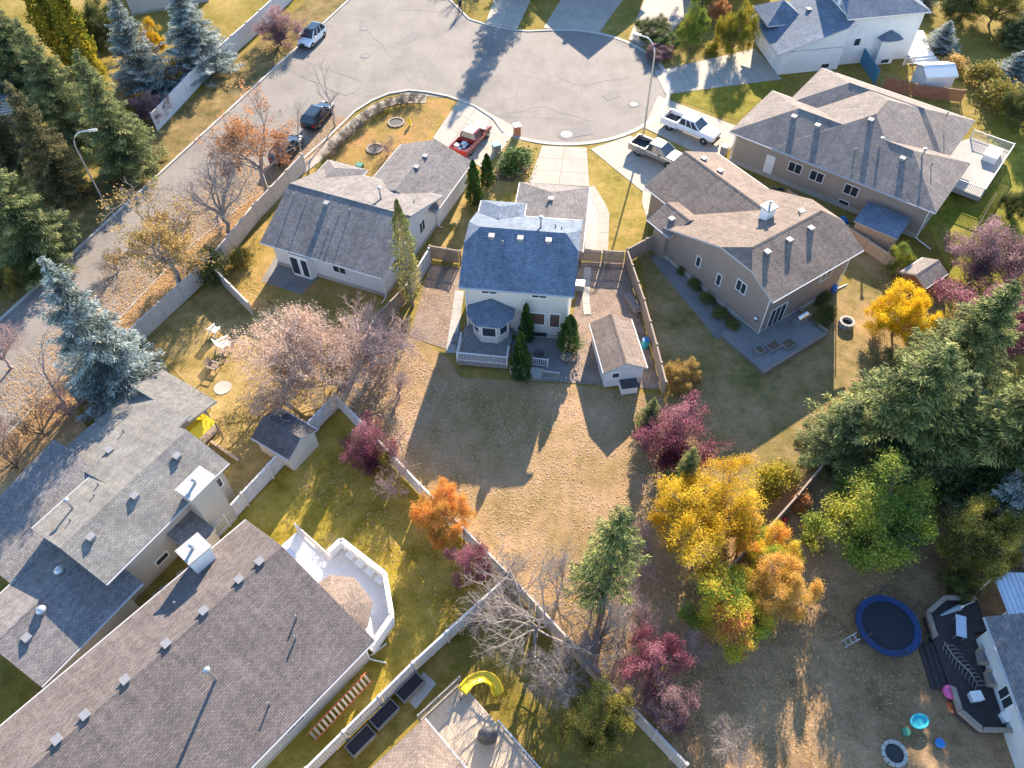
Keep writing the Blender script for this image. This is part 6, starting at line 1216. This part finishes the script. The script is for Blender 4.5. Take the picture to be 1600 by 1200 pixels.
# beyond the circle: trees whose shadows cross the street
tree('spruce_a','spruce_tree','tall spruce beyond the turning circle casting a long shadow',Vector((2.6,104.6,0)),14.0,3.6,L_SPRUCE); tree('bare_a','bare_tree','bare tree uphill whose shadow rakes the street',Vector((-2.0,117,0)),11,4.0,None,'bark'); tree('leafy_a','leafy_tree','leafy tree between the houses beyond the turning circle',Vector((25,99,0)),6.5,3.0,L_GREEN)
for i,(u,v) in enumerate(((1068,425),(1086,448),(1104,470),(1122,492),(1142,512),(1056,408))): tree('shrub','bed_plant','low dark perennial in the bed along the taupe house wall',P(u,v)+Vector((0,0,.03)),.7,.6,L_DARK,'bark',i,'perennials along the taupe house wall',cat='plant')
for i,(u,v) in enumerate(((1285,470),(1293,492),(1280,505))): tree('shrub','bed_plant','low green plant between the grill and the rain barrel',P(u,v)+Vector((0,0,.02)),.8,.7,L_DARK,'bark',i,'plants beside the paver patio',cat='plant')

# ------------------------------------------------------------------ fallen leaves (nobody could count them)
def litter(label, polys, mat, seed, size=.13, z=.05):
    rng = np.random.default_rng(seed); out = []
    for px,n in polys:
        w = np.array([P(*q)[:2] for q in px]); lo_,hi = w.min(0),w.max(0); pts = rng.uniform(lo_,hi,(n*3,2)); ins = np.zeros(len(pts),bool); j = len(w)-1
        for i in range(len(w)):
            xi,yi,xj,yj = *w[i],*w[j]; c = ((yi > pts[:,1]) != (yj > pts[:,1])) & (pts[:,0] < (xj-xi)*(pts[:,1]-yi)/(yj-yi+1e-9)+xi); ins ^= c; j = i
        pts = pts[ins]; dn = np.sin(pts[:,0]*.9+seed)*np.sin(pts[:,1]*.8)+.6*np.sin(pts[:,0]*2.3+pts[:,1]*1.9); out.append(pts[rng.random(len(pts)) < .55+.35*dn][:n])
    p = np.concatenate(out); n = len(p); c = np.column_stack([p,z+rng.random(n)*.012]); V,Q = leaf_quads(c,size*rng.uniform(.6,1.4,n),rng,9.0,.9,np.column_stack([rng.normal(size=(n,2)),rng.normal(size=n)*.12])); o = bpy.data.objects.new('fallen_leaves',np_mesh('fallen_leaves',V,Q,rng.random(n),[mat])); C.objects.link(o); o['kind'] = 'stuff'; return tag(o,label,'leaves')
L_LITTER = leaf('litter_orange',[(0.30,0.16,0.06),(0.45,0.25,0.10),(0.54,0.34,0.16)],0); L_LIT2 = leaf('litter_pale',[(0.40,0.28,0.15),(0.52,0.36,0.23),(0.60,0.44,0.31),(0.5,0.28,0.14)],0)
rp = lambda s_,t_: road_pt(s_,t_)
def wlitter(label, zones, mat, seed, size, z):
    """leaves scattered over plan rectangles given along the street: (s0,s1,t0,t1,count)"""
    rng = np.random.default_rng(seed); out = []
    for s0,s1,t0,t1,n in zones:
        s_ = rng.uniform(s0,s1,n); t_ = t0+(t1-t0)*rng.beta(1.7,1.2,n); out.append(np.column_stack([FA.x+fd.x*s_+fn.x*t_,FA.y+fd.y*s_+fn.y*t_]))
    p = np.concatenate(out); n = len(p); V,Q = leaf_quads(np.column_stack([p,z+rng.random(n)*.02]),size*rng.uniform(.6,1.4,n),rng,9.0,.9,np.column_stack([rng.normal(size=(n,2)),rng.normal(size=n)*.15])); o = bpy.data.objects.new('fallen_leaves',np_mesh('fallen_leaves',V,Q,rng.random(n),[mat])); C.objects.link(o); o['kind'] = 'stuff'; return tag(o,label,'leaves')
wlitter('drift of orange fallen leaves over the street verge and kerb',[(38,72,4.0,13.1,30000),(28,46,10.2,13.2,7000),(66,84,7.5,12,3500),(34,60,1,9,2500)],L_LITTER,1,.085,.05)
litter('pale fallen leaves scattered over the open golden lawn',[([(640,600),(720,590),(1036,625),(1050,760),(1100,930),(1040,1150),(931,1061),(800,915),(658,773),(560,660),(600,560)],9500),([(540,600),(640,530),(700,600),(640,720),(560,660)],8000),([(660,420),(720,425),(700,545),(645,520)],1500),([(900,415),(975,415),(1000,500),(920,590),(890,590)],1800)],L_LIT2,2,.09,.045)
litter('russet fallen leaves over the corner lawn and dry lawn',[([(505,262),(560,210),(640,160),(700,160),(660,225),(600,280)],4500),([(1030,860),(1260,850),(1270,1200),(1060,1200),(960,1090)],9000),([(500,660),(640,770),(790,905),(700,990),(560,850),(450,740)],4500),([(1260,850),(1480,900),(1440,1200),(1250,1200)],2500),([(350,420),(470,430),(560,560),(440,660),(330,560)],4000)],L_LITTER,3,.09,.035)
